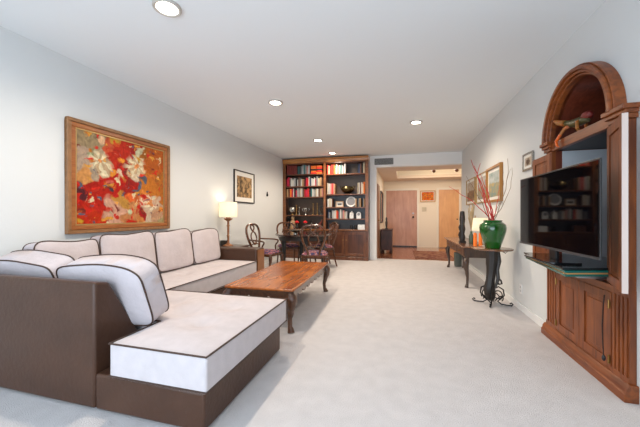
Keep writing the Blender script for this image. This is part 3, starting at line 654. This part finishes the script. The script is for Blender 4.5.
def rrect(a, b, r, n=6):
    P = []
    for cx, cy, a0 in ((a - r, b - r, 0), (-a + r, b - r, PI / 2), (-a + r, -b + r, PI), (a - r, -b + r, 3 * PI / 2)):
        P += [(cx + r * math.cos(a0 + PI / 2 * i / n), cy + r * math.sin(a0 + PI / 2 * i / n)) for i in range(n + 1)]
    return P
MB().prism(rrect(a, b_, .03), .022, 'XY', .398).build('table_top', coffee_w, t, bevel=.007)
MB().prism(rrect(a - .015, b_ - .015, .03), .012, 'XY', .386).build('top_moulding', coffee_d, t, bevel=.004)
def scallop(L, h0, h1, n):
    P = [(-L / 2, h1), (L / 2, h1)]
    m = n * 8
    for i in range(m + 1):
        u = i / m; x = L / 2 - L * u; s = abs(math.sin(u * n * PI)); e = .35 * math.exp(-min(u, 1 - u) / .06)
        P.append((x, h0 + (h1 - h0) * (.08 + .42 * (1 - s) - .3 * e)))
    return P
for s in (-1, 1):
    MB().prism(scallop(1.56, .29, .386, 9), .022, 'YZ', s * .325 - .011).build('side_apron', coffee_d, t, smooth=False)
    MB().prism(scallop(.62, .29, .386, 3), .022, 'XZ', s * .795 - .011).build('end_apron', coffee_d, t, smooth=False)
for sx in (-1, 1):
    for sy in (-1, 1):
        P, R = cabriole(.386, .042, .045, sx, sy)
        MB().tube([p + Vector((sx * .31, sy * .775, 0)) for p in P], R, 10).ball((sx * .326, sy * .791, .018), .03, sz=.6).build('leg', coffee_d, t)

# ------------------------------------------------------------------ dining table and chairs
t = thing('dining_table', 'round dark glossy dining table in front of the bookcase', 'dining table', (-1.95, 5.85, 0))
MB().lathe([(.001, .70), (.55, .70), (.575, .715), (.58, .73), (.57, .742), (.001, .742)], n=56).build('table_top', wood('dining_top_wood', (.02, .009, .006), (.07, .028, .015), 'X', 1, .1, 1), t)
MB().lathe([(.50, .62), (.51, .70), (.49, .70), (.48, .62), (.50, .62)], n=48).build('apron', black_w, t)
for k in range(4):
    an = math.radians(25) + k * PI / 2; c = Vector((math.cos(an), math.sin(an), 0)) * .40
    MB().lathe([(.03, 0), (.042, .03), (.03, .08), (.04, .35), (.048, .55), (.05, .62)], (c.x, c.y, 0), 14).build('leg', black_w, t)
orn('fruit_dish', MB().lathe([(.05, 0), (.05, .01), (.02, .03), (.09, .05), (.13, .08), (.125, .083), (.08, .055), (.001, .04)], n=28), silver, (-2.05, 5.65, .742), 'silver dish on the dining table', 'dish')

def stripe_mat():
    m = bpy.data.materials.new('chair_fabric'); m.use_nodes = True; N = m.node_tree.nodes; L = m.node_tree.links; b = N['Principled BSDF']; b.inputs['Roughness'].default_value = .85
    tc = N.new('ShaderNodeTexCoord'); n = N.new('ShaderNodeTexNoise'); n.inputs['Scale'].default_value = 22; n.inputs['Detail'].default_value = 3; L.new(tc.outputs['Object'], n.inputs['Vector'])
    r = N.new('ShaderNodeValToRGB'); e = r.color_ramp.elements; r.color_ramp.interpolation = 'CONSTANT'; e[0].color = (.03, .03, .10, 1); e[0].position = 0; e[1].color = (.20, .02, .03, 1); e[1].position = .48
    k = e.new(.53); k.color = (.45, .30, .28, 1); k = e.new(.58); k.color = (.22, .03, .07, 1)
    L.new(n.outputs['Fac'], r.inputs[0]); L.new(r.outputs[0], b.inputs['Base Color']); return m
seat_m = stripe_mat()
def make_chair(arms):
    """faces local +X; origin under the seat centre"""
    t = thing('dining_armchair' if arms else 'dining_chair', '', 'chair')
    s = .235; Z = .42
    MB().prism(rrect(s, s, .06), .05, 'XY', Z - .05).build('seat_frame', chair_w, t, bevel=.008)
    p = MB(); R_ = [(.001, 0)]; g = 14; bm = p.bm
    vv = {}
    for i in range(g + 1):
        for j in range(g + 1):
            u, v = -1 + 2 * i / g, -1 + 2 * j / g; n = 6; q = (abs(u) ** n + abs(v) ** n) ** (1 / n); f = max(abs(u), abs(v)) / q if q else 1
            vv[i, j] = bm.verts.new((u * f * .225, v * f * .225, Z + .055 * ((1 - u ** 4) * (1 - v ** 4)) ** .45))
    for i in range(g):
        for j in range(g): bm.faces.new((vv[i, j], vv[i + 1, j], vv[i + 1, j + 1], vv[i, j + 1]))
    lp = [(i, 0) for i in range(g)] + [(g, j) for j in range(g)] + [(i, g) for i in range(g, 0, -1)] + [(0, j) for j in range(g, 0, -1)]
    bm.faces.new([vv[k] for k in lp])
    p.build('seat', seat_m, t)
    for sy in (-1, 1):
        P, R = cabriole(Z - .01, .026, .04, 1, sy * .6)
        MB().tube([q + Vector((.195, sy * .19, 0)) for q in P], R, 10).build('leg', chair_w, t)
        MB().tube([(-.29, sy * .20, 0), (-.255, sy * .195, .12), (-.225, sy * .19, .28), (-.215, sy * .19, .42)], [.016, .018, .021, .023], 8).build('leg', chair_w, t)
    # balloon back: leaning frame in the plane x = -.215 - lean
    def B(y, z): return (-.215 - (z - Z) * .20, y, z)
    F_ = [(-.10, .42), (-.105, .48), (-.14, .56), (-.18, .65), (-.205, .75), (-.205, .83), (-.175, .90), (-.11, .94), (0, .945), (.11, .94), (.175, .90), (.205, .83), (.205, .75), (.18, .65), (.14, .56), (.105, .48), (.10, .42)]
    def smooth_(P, k=2):
        for _ in range(k):
            Q = [P[0]]
            for a_, b2 in zip(P, P[1:]): Q += [tuple(.75 * p_ + .25 * q_ for p_, q_ in zip(a_, b2)), tuple(.25 * p_ + .75 * q_ for p_, q_ in zip(a_, b2))]
            P = Q + [P[-1]]
        return P
    MB().tube([B(*q) for q in smooth_(F_)], .020, 8, flat=1.1).build('back_frame', chair_w, t)
    sp = MB()
    for sg in (-1, 1):
        S1 = [(0, .56), (sg * .05, .60), (sg * .095, .68), (sg * .07, .76), (sg * .02, .80), (-sg * .04, .84), (-sg * .06, .90), (-sg * .02, .925)]
        sp.tube([B(*q) for q in smooth_(S1)], .014, 7)
    sp.tube([B(*q) for q in smooth_([(-.13, .55), (-.06, .575), (0, .555), (.06, .575), (.13, .55)])], .011, 7)
    sp.build('splat', chair_w, t)
    if arms:
        for sy in (-1, 1):
            A = [(-.255, sy * .185, .66), (-.12, sy * .235, .655), (.05, sy * .255, .65), (.12, sy * .25, .635), (.11, sy * .245, .60), (.06, sy * .235, .54), (.075, sy * .225, .46), (.09, sy * .215, .41)]
            MB().tube(smooth_(A), .0145, 8).build('armrest', chair_w, t)
    return t
def place(t, x, y, deg, label, g='dining chairs around the round table'):
    t.location = (x, y, 0); t.rotation_euler = (0, 0, math.radians(deg)); tag(t, label, 'chair', g); return t
place(make_chair(True), -2.46, 5.16, -7, 'carved wooden dining armchair at the left of the table, by the lamp')
ch = make_chair(False)
place(ch, -1.52, 5.22, 100, 'carved dining chair with its back to the camera, near side of the table')
place(copy_tree(ch), -2.47, 6.32, -58, 'carved dining chair at the far left of the round table, facing the camera')
place(copy_tree(ch), -1.72, 6.40, 215, 'carved dining chair at the right of the round table, by the cupboard doors')

# ------------------------------------------------------------------ console table and the things on it
CX0, CX1, CY0, CY1, CZ = .885, 1.325, 4.98, 7.03, .64
t = thing('console_table', 'long dark carved console table along the right wall', 'console table', (0, 0, 0))
cx, cy = (CX0 + CX1) / 2, (CY0 + CY1) / 2
pl = [(p[0] + cx, p[1] + cy) for p in rrect((CX1 - CX0) / 2, (CY1 - CY0) / 2, .03)]
MB().prism(pl, .025, 'XY', CZ - .025).build('table_top', console_t, t, bevel=.007)
MB().box(CX0 + .05, CX1 - .01, CY0 + .05, CY1 - .05, CZ - .175, CZ - .026).build('apron', console_w, t, smooth=False, bevel=.004)
for k in range(3):
    y0 = CY0 + .10 + k * .63; dd = MB().box(CX0 + .038, CX0 + .05, y0, y0 + .58, CZ - .155, CZ - .045).build('drawer', wood('drawer_wood', (.06, .03, .018), (.14, .07, .04), 'Y'), t, smooth=False, bevel=.004)
    MB().lathe([(.006, 0), (.006, .012), (.015, .02), (.001, .03)], n=12, M=Matrix.Translation((CX0 + .038, y0 + .29, CZ - .10)) @ Matrix.Rotation(-PI / 2, 4, 'Y')).build('knob', brass, dd)
for x, sx in ((CX0 + .09, -1), (CX1 - .07, .3)):
    for y, sy in ((CY0 + .09, -1), (CY1 - .09, 1)):
        P, R = cabriole(CZ - .17, .036, .04, sx, sy)
        MB().tube([q + Vector((x, y, 0)) for q in P], R, 10).build('leg', console_w, t)

t = thing('dark_sculpture', 'tall black carved sculpture on the far part of the console table', 'sculpture', (1.0, 5.62, CZ))
MB().box(-.05, .05, -.05, .05, 0, .04).build('plinth', black_w, t, smooth=False, bevel=.004)
b = MB().lathe([(.035, .04), (.045, .10), (.03, .16), (.045, .24), (.032, .32), (.04, .40), (.034, .5), (.03, .54), (.001, .55)], n=10, sx=1.15)
b.tube([(-.03, 0, .06), (-.055, 0, .14), (-.03, 0, .2), (-.05, 0, .27), (-.02, 0, .33)], .014).build('figure', black_w, t)
# dried stems in a bottle
t = thing('dried_arrangement', 'slim glass bottle with dried grasses between black sculpture and lamp', 'vase', (1.14, 5.62, CZ))
MB().lathe([(.035, 0), (.04, .02), (.038, .12), (.018, .17), (.02, .2), (.001, .19)], n=16).build('bottle', mat('green_bottle', (.10, .14, .10), .15), t)
g = MB()
for k in range(22):
    a = k * 2.4; r_ = random.uniform(.02, .07); h_ = random.uniform(.38, .62)
    g.tube([(0, 0, .18), (r_ * .4 * math.cos(a), r_ * .4 * math.sin(a), .18 + h_ * .3), (r_ * math.cos(a), r_ * math.sin(a), .05 + h_)], [.002, .004, .007], 5)
tag(g.build('dried_grasses', mat('straw', (.50, .38, .22), .8, var=.3), t), None, None, kind='stuff')
lamp('small table lamp with a white shade on the console behind the green vase', (1.19, 5.22, CZ), [(.05, 0), (.05, .012), (.015, .03), (.02, .10), (.012, .2), (.012, .25), (.001, .25)], brass, .235, .10, .125, .20, 1.3)
orange = mat('orange_wax', (.95, .20, .01), .35, spec=.5)
cd = None
for k, (x, y, lb) in enumerate(((1.085, 5.08, 'left of two orange pillar candles on the console table'), (1.155, 5.06, 'right of two orange pillar candles, close to the green vase'))):
    c = thing('pillar_candle', lb, 'candle', (x, y, CZ), 0, 'orange candles on the console')
    MB().lathe([(.024, 0), (.028, .01), (.026, .014), (.024, .19), (.016, .205), (.001, .20)], n=18).build('wax', orange, c)
    MB().tube([(0, 0, .20), (.002, 0, .222)], .002, 5).build('wick', black_p, c)
orn('shallow_dish', MB().lathe([(.03, 0), (.03, .006), (.06, .016), (.062, .02), (.03, .01), (.001, .008)], n=24), white_c, (1.20, 5.015, CZ), 'small pale dish at the near end of the console by the candles', 'dish')
orn('waste_bin', MB().lathe([(.06, 0), (.075, .01), (.085, .30), (.08, .30), (.07, .02), (.001, .015)], n=20), mat('grey_green', (.12, .14, .12), .5), (1.18, 7.12, 0), 'grey-green waste bin under the far end of the console', 'bin')

# pedestal table, nearest, under the green vase
PT = .705
t = thing('pedestal_table', 'small oval-topped side table on a dark carved post and scrolled iron foot', 'side table', (1.09, 4.20, 0))
b = MB().lathe([(.001, PT - .022), (.215, PT - .022), (.232, PT - .012), (.232, PT - .004), (.22, PT), (.001, PT)], n=44); b.build('table_top', console_t, t)
MB().tube([(.0, 0, PT - .022), (.005, 0, .58), (-.005, 0, .42), (-.02, 0, .30), (-.03, 0, .20), (-.02, 0, .10), (0, 0, .06)], [.075, .068, .055, .052, .068, .064, .035], 8).build('post', black_w, t)
fig = MB().tube([(.07, .0, .66), (.075, -.02, .55), (.05, -.04, .44), (.055, -.05, .33), (.02, -.06, .22)], [.02, .024, .02, .022, .01], 8)
fig.tube([(.055, -.02, .34), (.09, -.03, .31), (.10, -.03, .27), (.07, -.03, .26), (.055, -.03, .29)], .011, 7)
fig.tube([(.10, .0, PT - .03), (.15, 0, PT - .06), (.17, 0, PT - .04), (.15, 0, PT - .03)], .006, 6).build('carved_scroll', black_w, t)
for k in range(4):
    an = math.radians(-20 + 90 * k); c, s_ = math.cos(an), math.sin(an); q = MB()
    def Q(r_, z): return (r_ * c, r_ * s_, z)
    arm = [Q(.02, .20), Q(.07, .23), Q(.12, .20), Q(.13, .13), Q(.09, .08), Q(.06, .05), Q(.10, .018), Q(.16, .014), Q(.205, .016), Q(.222, .035), Q(.205, .05), Q(.19, .035)]
    q.tube(arm, .0085, 7)
    q.tube([Q(.02 + .045 * (1 + math.cos(u)), .13 + .05 * math.sin(u)) for u in [2 * PI * i / 14 for i in range(14)]], .007, 6, True)
    q.build('iron_foot', iron, t)
for k in range(3):
    an = math.radians(30 + 120 * k); MB().tube([(.12 * math.cos(an + u * .9), .12 * math.sin(an + u * .9), .08 + .05 * math.sin(u * 2)) for u in [i * .18 for i in range(12)]], .007, 6).build('iron_scroll', iron, t)

t = thing('green_vase', 'large glossy emerald green vase on the small side table', 'vase', (1.095, 4.19, PT))
MB().lathe([(.078, 0), (.084, .004), (.100, .06), (.126, .14), (.146, .21), (.151, .255), (.143, .295), (.115, .322), (.100, .330), (.107, .345), (.103, .350), (.090, .335), (.090, .30), (.001, .29)], n=44).build('vase_body', green_g, t)
red_b = mat('red_branch', (.60, .03, .025), .5); br_b = mat('brown_branch', (.22, .14, .09), .6)
def P3(px, py, Y):   # only used to aim the twigs from the vase mouth towards their tips
    r = (px - 320) / F; dx = -math.sin(TH) + r * math.cos(TH); dy = math.cos(TH) + r * math.sin(TH); k = Y / dy
    return Vector((dx * k, Y, CH + (HY - py) / F * k))
base = Vector((1.095, 4.19, PT + .30)); 
def branch(tx, ty, Y, r0, m, par, bend, twigs=()):
    tip = P3(tx, ty, Y); P = []; d = tip - base; st = base + Vector((.03 * random.uniform(-1, 1), .03 * random.uniform(-1, 1), 0))
    for i in range(9):
        u = i / 8; p = st + (tip - st) * u + Vector((bend, 0, .03)) * math.sin(u * PI) + Vector((.006 * math.sin(u * 19 + tx), 0, .006 * math.cos(u * 15 + ty)))
        P.append(p - base + Vector((0, 0, .30)))
    b = MB().tube(P, [r0 * (1 - .65 * i / 8) for i in range(9)], 6)
    for (at, dx, dz) in twigs:
        p = P[at]; b.tube([p, p + Vector((dx * .5, .01, dz * .6)), p + Vector((dx, .02, dz))], [r0 * .5, r0 * .4, r0 * .25], 5)
    b.build('branch', m, par)
for a_ in ((471, 160, 4.25, .006, red_b, .02, ((5, -.05, .12), (6, .04, .14))), (474, 166, 4.15, .006, red_b, .0, ((5, -.04, .10),)), (449, 187, 4.3, .005, red_b, .03, ((6, -.03, .03),)), (480, 174, 4.2, .005, red_b, .01, ((4, -.04, .15),)), (485, 180, 4.1, .005, red_b, .01, ()),
           (478, 185, 4.0, .005, red_b, -.02, ((5, .03, .10),)), (499, 186, 4.2, .004, red_b, .02, ()), (508, 158, 4.1, .0035, br_b, .06, ((5, .05, .15),)), (512, 168, 4.1, .003, br_b, .08, ()), (503, 172, 4.2, .003, br_b, .05, ()), (466, 176, 4.25, .004, br_b, .0, ())):
    branch(a_[0], a_[1], a_[2], a_[3] * 1.35, a_[4], t, a_[5], a_[6])

# ------------------------------------------------------------------ built-in cabinet with arch
XF = 1.31; Y0, Y1 = 2.224, 3.285; AC = 2.787; OY0, OY1 = 2.38, 3.19; AZ = 1.775; R0 = .406
t = thing('built_in_cabinet', 'tall built-in reddish wood cabinet with arched top and open doors', 'cabinet', (0, 0, 0)); CB = t
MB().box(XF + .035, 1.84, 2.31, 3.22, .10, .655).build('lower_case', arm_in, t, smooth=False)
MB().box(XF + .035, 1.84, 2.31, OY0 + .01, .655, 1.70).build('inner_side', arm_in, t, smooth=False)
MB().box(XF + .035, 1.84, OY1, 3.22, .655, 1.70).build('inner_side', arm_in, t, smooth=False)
MB().box(XF + .085, 1.838, OY1 - .012, OY1 - .0005, .668, 1.695).build('side_lining', mat('inner_white', (.62, .66, .70), .6), t, smooth=False)['label'] = 'pale painted lining of the television niche'
MB().box(1.84, 1.86, 2.31, 3.22, .655, 1.70).build('inner_back', mat('inner_white', (.62, .66, .70), .6), t, smooth=False)['label'] = 'pale painted back of the television niche'
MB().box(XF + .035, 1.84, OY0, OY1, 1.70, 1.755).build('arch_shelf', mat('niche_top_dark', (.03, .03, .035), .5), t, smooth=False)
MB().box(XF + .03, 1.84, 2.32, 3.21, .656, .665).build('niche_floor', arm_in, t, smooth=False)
# lower front: pilasters, doors, rails
for y0, y1 in ((Y0, OY0), (3.103, Y1)):
    b = MB().box(XF + .006, XR - .0005, y0, y1, .09, .665)
    n = 4; w_ = (y1 - y0 - .03) / (2 * n - 1)
    for k in range(n): b.box(XF - .002, XF + .006, y0 + .015 + 2 * k * w_, y0 + .015 + (2 * k + 1) * w_, .14, .62)
    b.box(XF - .002, XF + .006, y0, y1, .62, .665).box(XF - .002, XF + .006, y0, y1, .09, .14)
    b.build('fluted_pilaster', arm_w, t, smooth=False, bevel=.002)
MB().box(XF + .004, XR, OY0, 3.103, .09, .125).build('rail', arm_wy, t, smooth=False); MB().box(XF + .004, XR, OY0, 3.103, .615, .665).build('rail', arm_wy, t, smooth=False)
def panel_door(name, w, h, parent, lab=None):
    """local: hinge edge at origin, leaf along +x, thickness -y, z up"""
    d = thing(name, None, None); del_ = None
    f = .06; b = MB().box(0, f, -.026, 0, 0, h).box(w - f, w, -.026, 0, 0, h).box(f, w - f, -.026, 0, 0, f).box(f, w - f, -.026, 0, h - f, h)
    o = b.build(name, arm_w, parent, smooth=False, bevel=.004)
    MB().box(f, w - f, -.017, -.008, f, h - f).box(f + .03, w - f - .03, -.022, -.004, f + .03, h - f - .03).build('raised_panel', arm_w, o, smooth=False, bevel=.006)
    bpy.data.objects.remove(d); return o
def hinge(par, x, z, y=-.027):
    MB().tube([(x, y - .004, z - .028), (x, y - .004, z + .028)], .005, 8).box(x - .012, x + .012, y - .002, y + .001, z - .022, z + .022).build('hinge', brass, par)
dw = (3.103 - OY0) / 2 - .003
d = panel_door('cabinet_door', dw, .50, t); d.location = (XF + .024, OY0 + .001, .118); d.rotation_euler = (0, 0, PI / 2); 
# local -y must face -X: rotate +90 puts -y to +x, so mirror by rotating the other way from the far hinge
d.location = (XF + .002 - .0, OY0 + .001 + dw, .118); d.rotation_euler = (0, 0, -PI / 2); d.location.x = XF + .024
hinge(d, dw - .01, .42); hinge(d, dw - .01, .06)
d = panel_door('cabinet_door', dw, .50, t); d.location = (XF + .024, 3.103 - .001, .118); d.rotation_euler = (0, 0, -PI / 2)
hinge(d, .01, .42); hinge(d, .01, .06)
MB().prism([(XR, 0), (1.278, 0), (1.278, .05), (1.287, .058), (1.29, .08), (1.30, .095), (1.308, .105), (XR, .105)], Y1 - Y0 + .05, 'XZ', Y0 - .02).build('base_moulding', arm_wy, t, smooth=False, bevel=.003)
# upper front
MB().box(XF, XR - .0005, Y0, OY0, .665, 1.70).build('upper_pilaster', arm_w, t, smooth=False, bevel=.004)
MB().box(XF, XR - .0005, OY1, Y1, .665, 1.70).build('upper_pilaster', arm_w, t, smooth=False, bevel=.004)
MB().box(XF, XR - .0005, OY0, OY1, 1.695, AZ - .005).build('transom', arm_wy, t, smooth=False, bevel=.003)
prof = [(0, 0), (-.03, 0), (-.03, .02), (-.045, .03), (-.045, .055), (-.06, .065), (-.06, .09), (0, .09)]
for y0, y1 in ((Y0 - .02, OY0 + .01), (OY1 - .01, Y1 + .02)):
    b = MB()
    for (q, z0, z1) in ((.015, 0, .03), (.03, .03, .055), (.045, .055, .085)): b.box(XF - q, XR - .0005, y0 - q * .5 + .01, y1 + q * .5 - .01, 1.70 + z0, 1.70 + z1)
    b.build('impost', arm_wy, t, smooth=False, bevel=.005)
# arch mouldings: stepped half rings
def half_ring(mb, r0, r1, x0, x1, n=36):
    A = [PI * i / n for i in range(n + 1)]; bm = mb.bm; rows = []
    for (r, x) in ((r0, x0), (r1, x0), (r1, x1), (r0, x1)):
        rows.append([bm.verts.new((x, AC - r * math.cos(a), AZ + r * math.sin(a))) for a in A])
    for i in range(4):
        for k in range(n): bm.faces.new((rows[i][k], rows[i][k + 1], rows[(i + 1) % 4][k + 1], rows[(i + 1) % 4][k]))
    for k in (0, n): bm.faces.new([rows[i][k] for i in range(4)])
b = MB(); half_ring(b, .406, .425, XF - .012, XR + .02); half_ring(b, .425, .445, XF - .032, XR + .0); half_ring(b, .445, .475, XF - .05, XR - .0005); half_ring(b, .475, .487, XF - .030, XR - .0005)
b.build('arch_moulding', arm_wy, t, bevel=.005)
# arched niche lining
n = 36; bm = MB(); A = [PI * i / n for i in range(n + 1)]
ra = [bm.bm.verts.new((XR - .01, AC - R0 * math.cos(a), AZ + R0 * math.sin(a))) for a in A]; rb = [bm.bm.verts.new((1.78, AC - R0 * math.cos(a), AZ + R0 * math.sin(a))) for a in A]
rc = [bm.bm.verts.new((1.80, AC - .415 * math.cos(a), AZ + .415 * math.sin(a))) for a in A]; rd = [bm.bm.verts.new((XR - .01, AC - .415 * math.cos(a), AZ + .415 * math.sin(a))) for a in A]
for k in range(n): bm.bm.faces.new((ra[k], ra[k + 1], rb[k + 1], rb[k])); bm.bm.faces.new((rc[k], rc[k + 1], rd[k + 1], rd[k]))
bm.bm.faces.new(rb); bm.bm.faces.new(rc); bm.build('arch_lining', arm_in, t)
# open upper doors
UH = 1.0
d = panel_door('cabinet_door', .40, UH, t); d.location = (XF - .006, OY1 + .012, .685); d.rotation_euler = (0, 0, PI / 2 - .02)
d.scale = (1, 1, 1)
ang = math.atan2(2.054 - 2.40, 1.18 - 1.30)
d = panel_door('cabinet_door', .37, UH, t); d.location = (1.323, 2.391, .685); d.rotation_euler = (0, 0, ang)

# near leaf's free edge, window brightness painted in as a pale colour
MB().box(.37, .373, -.026, 0, 0, UH).build('door_edge', mat('lit_door_edge', (.62, .50, .45), .4), d, smooth=False)['label'] = 'edge of the open door, window light painted into its colour'

# pull-out swivel shelf for the television
SZ = .765
b = MB(); pg = [(1.085, 3.17), (1.0, 2.28), (1.28, 2.36), (1.60, 2.50), (1.60, 3.05), (1.28, 3.12)]
b.prism(pg, .012, 'XY', SZ).build('swivel_shelf', mat('dark_glass', (.012, .02, .022), .12), t, smooth=False, bevel=.002)
MB().prism([(p[0] + .012, p[1]) for p in pg], .014, 'XY', SZ - .018).build('glass_layer', mat('green_glass', (.01, .13, .11), .15), t, smooth=False)
MB().prism([(p[0] + .02, p[1]) for p in pg], .008, 'XY', SZ - .027).build('wood_layer', mat('plywood', (.55, .26, .08), .5), t, smooth=False)
MB().prism([(p[0] + .015, p[1]) for p in pg], .014, 'XY', SZ - .042).build('glass_layer', MATS['green_glass'], t, smooth=False)
for yy in (2.44, 2.97): MB().box(1.16, 1.78, yy, yy + .04, SZ - .075, SZ - .043).build('slide_rail', steel, t, smooth=False)
MB().box(1.35, 1.75, 2.40, 3.02, .666, SZ - .078).build('shelf_plinth', arm_in, t, smooth=False)

# television
TA = Vector((1.078, 3.235)); TB = Vector((1.105, 2.10)); tc_ = (TA + TB) / 2; tang = math.atan2(TB.y - TA.y, TB.x - TA.x)
t = thing('television', 'large black flat-screen television on the swivel shelf of the wood cabinet', 'television', (tc_.x, tc_.y, SZ + .0125), tang)
w_ = (TB - TA).length; z0, z1 = .80 - SZ + .045, 1.453 - SZ - .012
MB().box(-w_ / 2, w_ / 2, 0, .010, z0, z1).box(-w_ / 2 + .18, w_ / 2 - .18, .010, .045, z0 + .06, z1 - .16).build('tv_body', black_p, t, smooth=False, bevel=.004)
MB().box(-w_ / 2 + .012, w_ / 2 - .012, -.002, .0, z0 + .018, z1 - .012).build('screen', mat('screen_glass', (.002, .002, .003), .04, spec=.14), t, smooth=False)
MB().box(-w_ / 2, w_ / 2, -.005, -.0005, z0, z0 + .014).build('lower_bezel', mat('bezel_grey', (.06, .06, .065), .3), t, smooth=False)
MB().box(-.05, .05, .012, .035, .012, z0 + .05).build('stand_neck', black_p, t, smooth=False, bevel=.004)
MB().prism(rrect(.22, .11, .05), .012, 'XY', 0).build('stand_foot', mat('black_gloss', (.01, .01, .012), .08), t, bevel=.003)

# cable on the lower door
o = MB().tube([(1.272, 2.375, .60), (1.268, 2.378, .52), (1.266, 2.385, .40), (1.267, 2.38, .28), (1.266, 2.37, .20)], .0035, 6).ball((1.266, 2.37, .19), .011, sz=1.8).build('power_cord', black_p)
tag(o, 'thin black cord hanging over the lower right cabinet door', 'cord')

# carved creature and shell in the arch
t = thing('carved_creature', 'colourful carved crawling creature sculpture on the arch shelf of the cabinet', 'sculpture', (1.345, 2.90, AZ - .002))
gy = mat('creature_gold', (.28, .15, .03), .4, var=.5, vscale=25, col2=(.55, .12, .03)); gg = mat('creature_green', (.07, .065, .02), .4, var=.5, vscale=25)
MB().tube([(-.02, .10, .13), (0, .05, .105), (.01, -.02, .09), (.01, -.10, .085), (0, -.17, .07), (0, -.22, .05)], [.014, .026, .036, .034, .026, .008], 12).build('body', gg, t)
MB().tube([(-.02, .09, .12), (-.04, .15, .145), (-.045, .20, .175), (-.045, .215, .18)], [.026, .022, .012, .004], 10).build('head', gy, t)
for (y, s, dy) in ((.05, -1, .05), (.03, 1, -.02), (-.10, -1, -.05), (-.12, 1, .03)):
    MB().tube([(0, y, .09), (s * .03, y + dy * .4, .07), (s * .045, y + dy, .03), (s * .05, y + dy * 1.3, .006)], [.016, .014, .011, .010], 8).build('leg', gy, t)
MB().tube([(-.045, .10, .03), (-.06, .14, -.02), (-.062, .12, -.06), (-.06, .09, -.075)], [.012, .012, .009, .004], 8).build('hanging_claw', mat('creature_orange', (.75, .12, .01), .4), t)
MB().ball((.01, -.17, .10), .035, sy=1.6).build('red_wing', mat('creature_red', (.18, .02, .015), .5), t)
o = MB().ball((0, 0, .03), .028, sz=1.1).lathe([(.02, 0), (.02, .006)], n=12).build('shell', mat('shell_beige', (.55, .42, .25), .5)); o.location = (1.31, 2.375, AZ - .004)
tag(o, 'small beige shell at the right end of the arch shelf', 'shell')
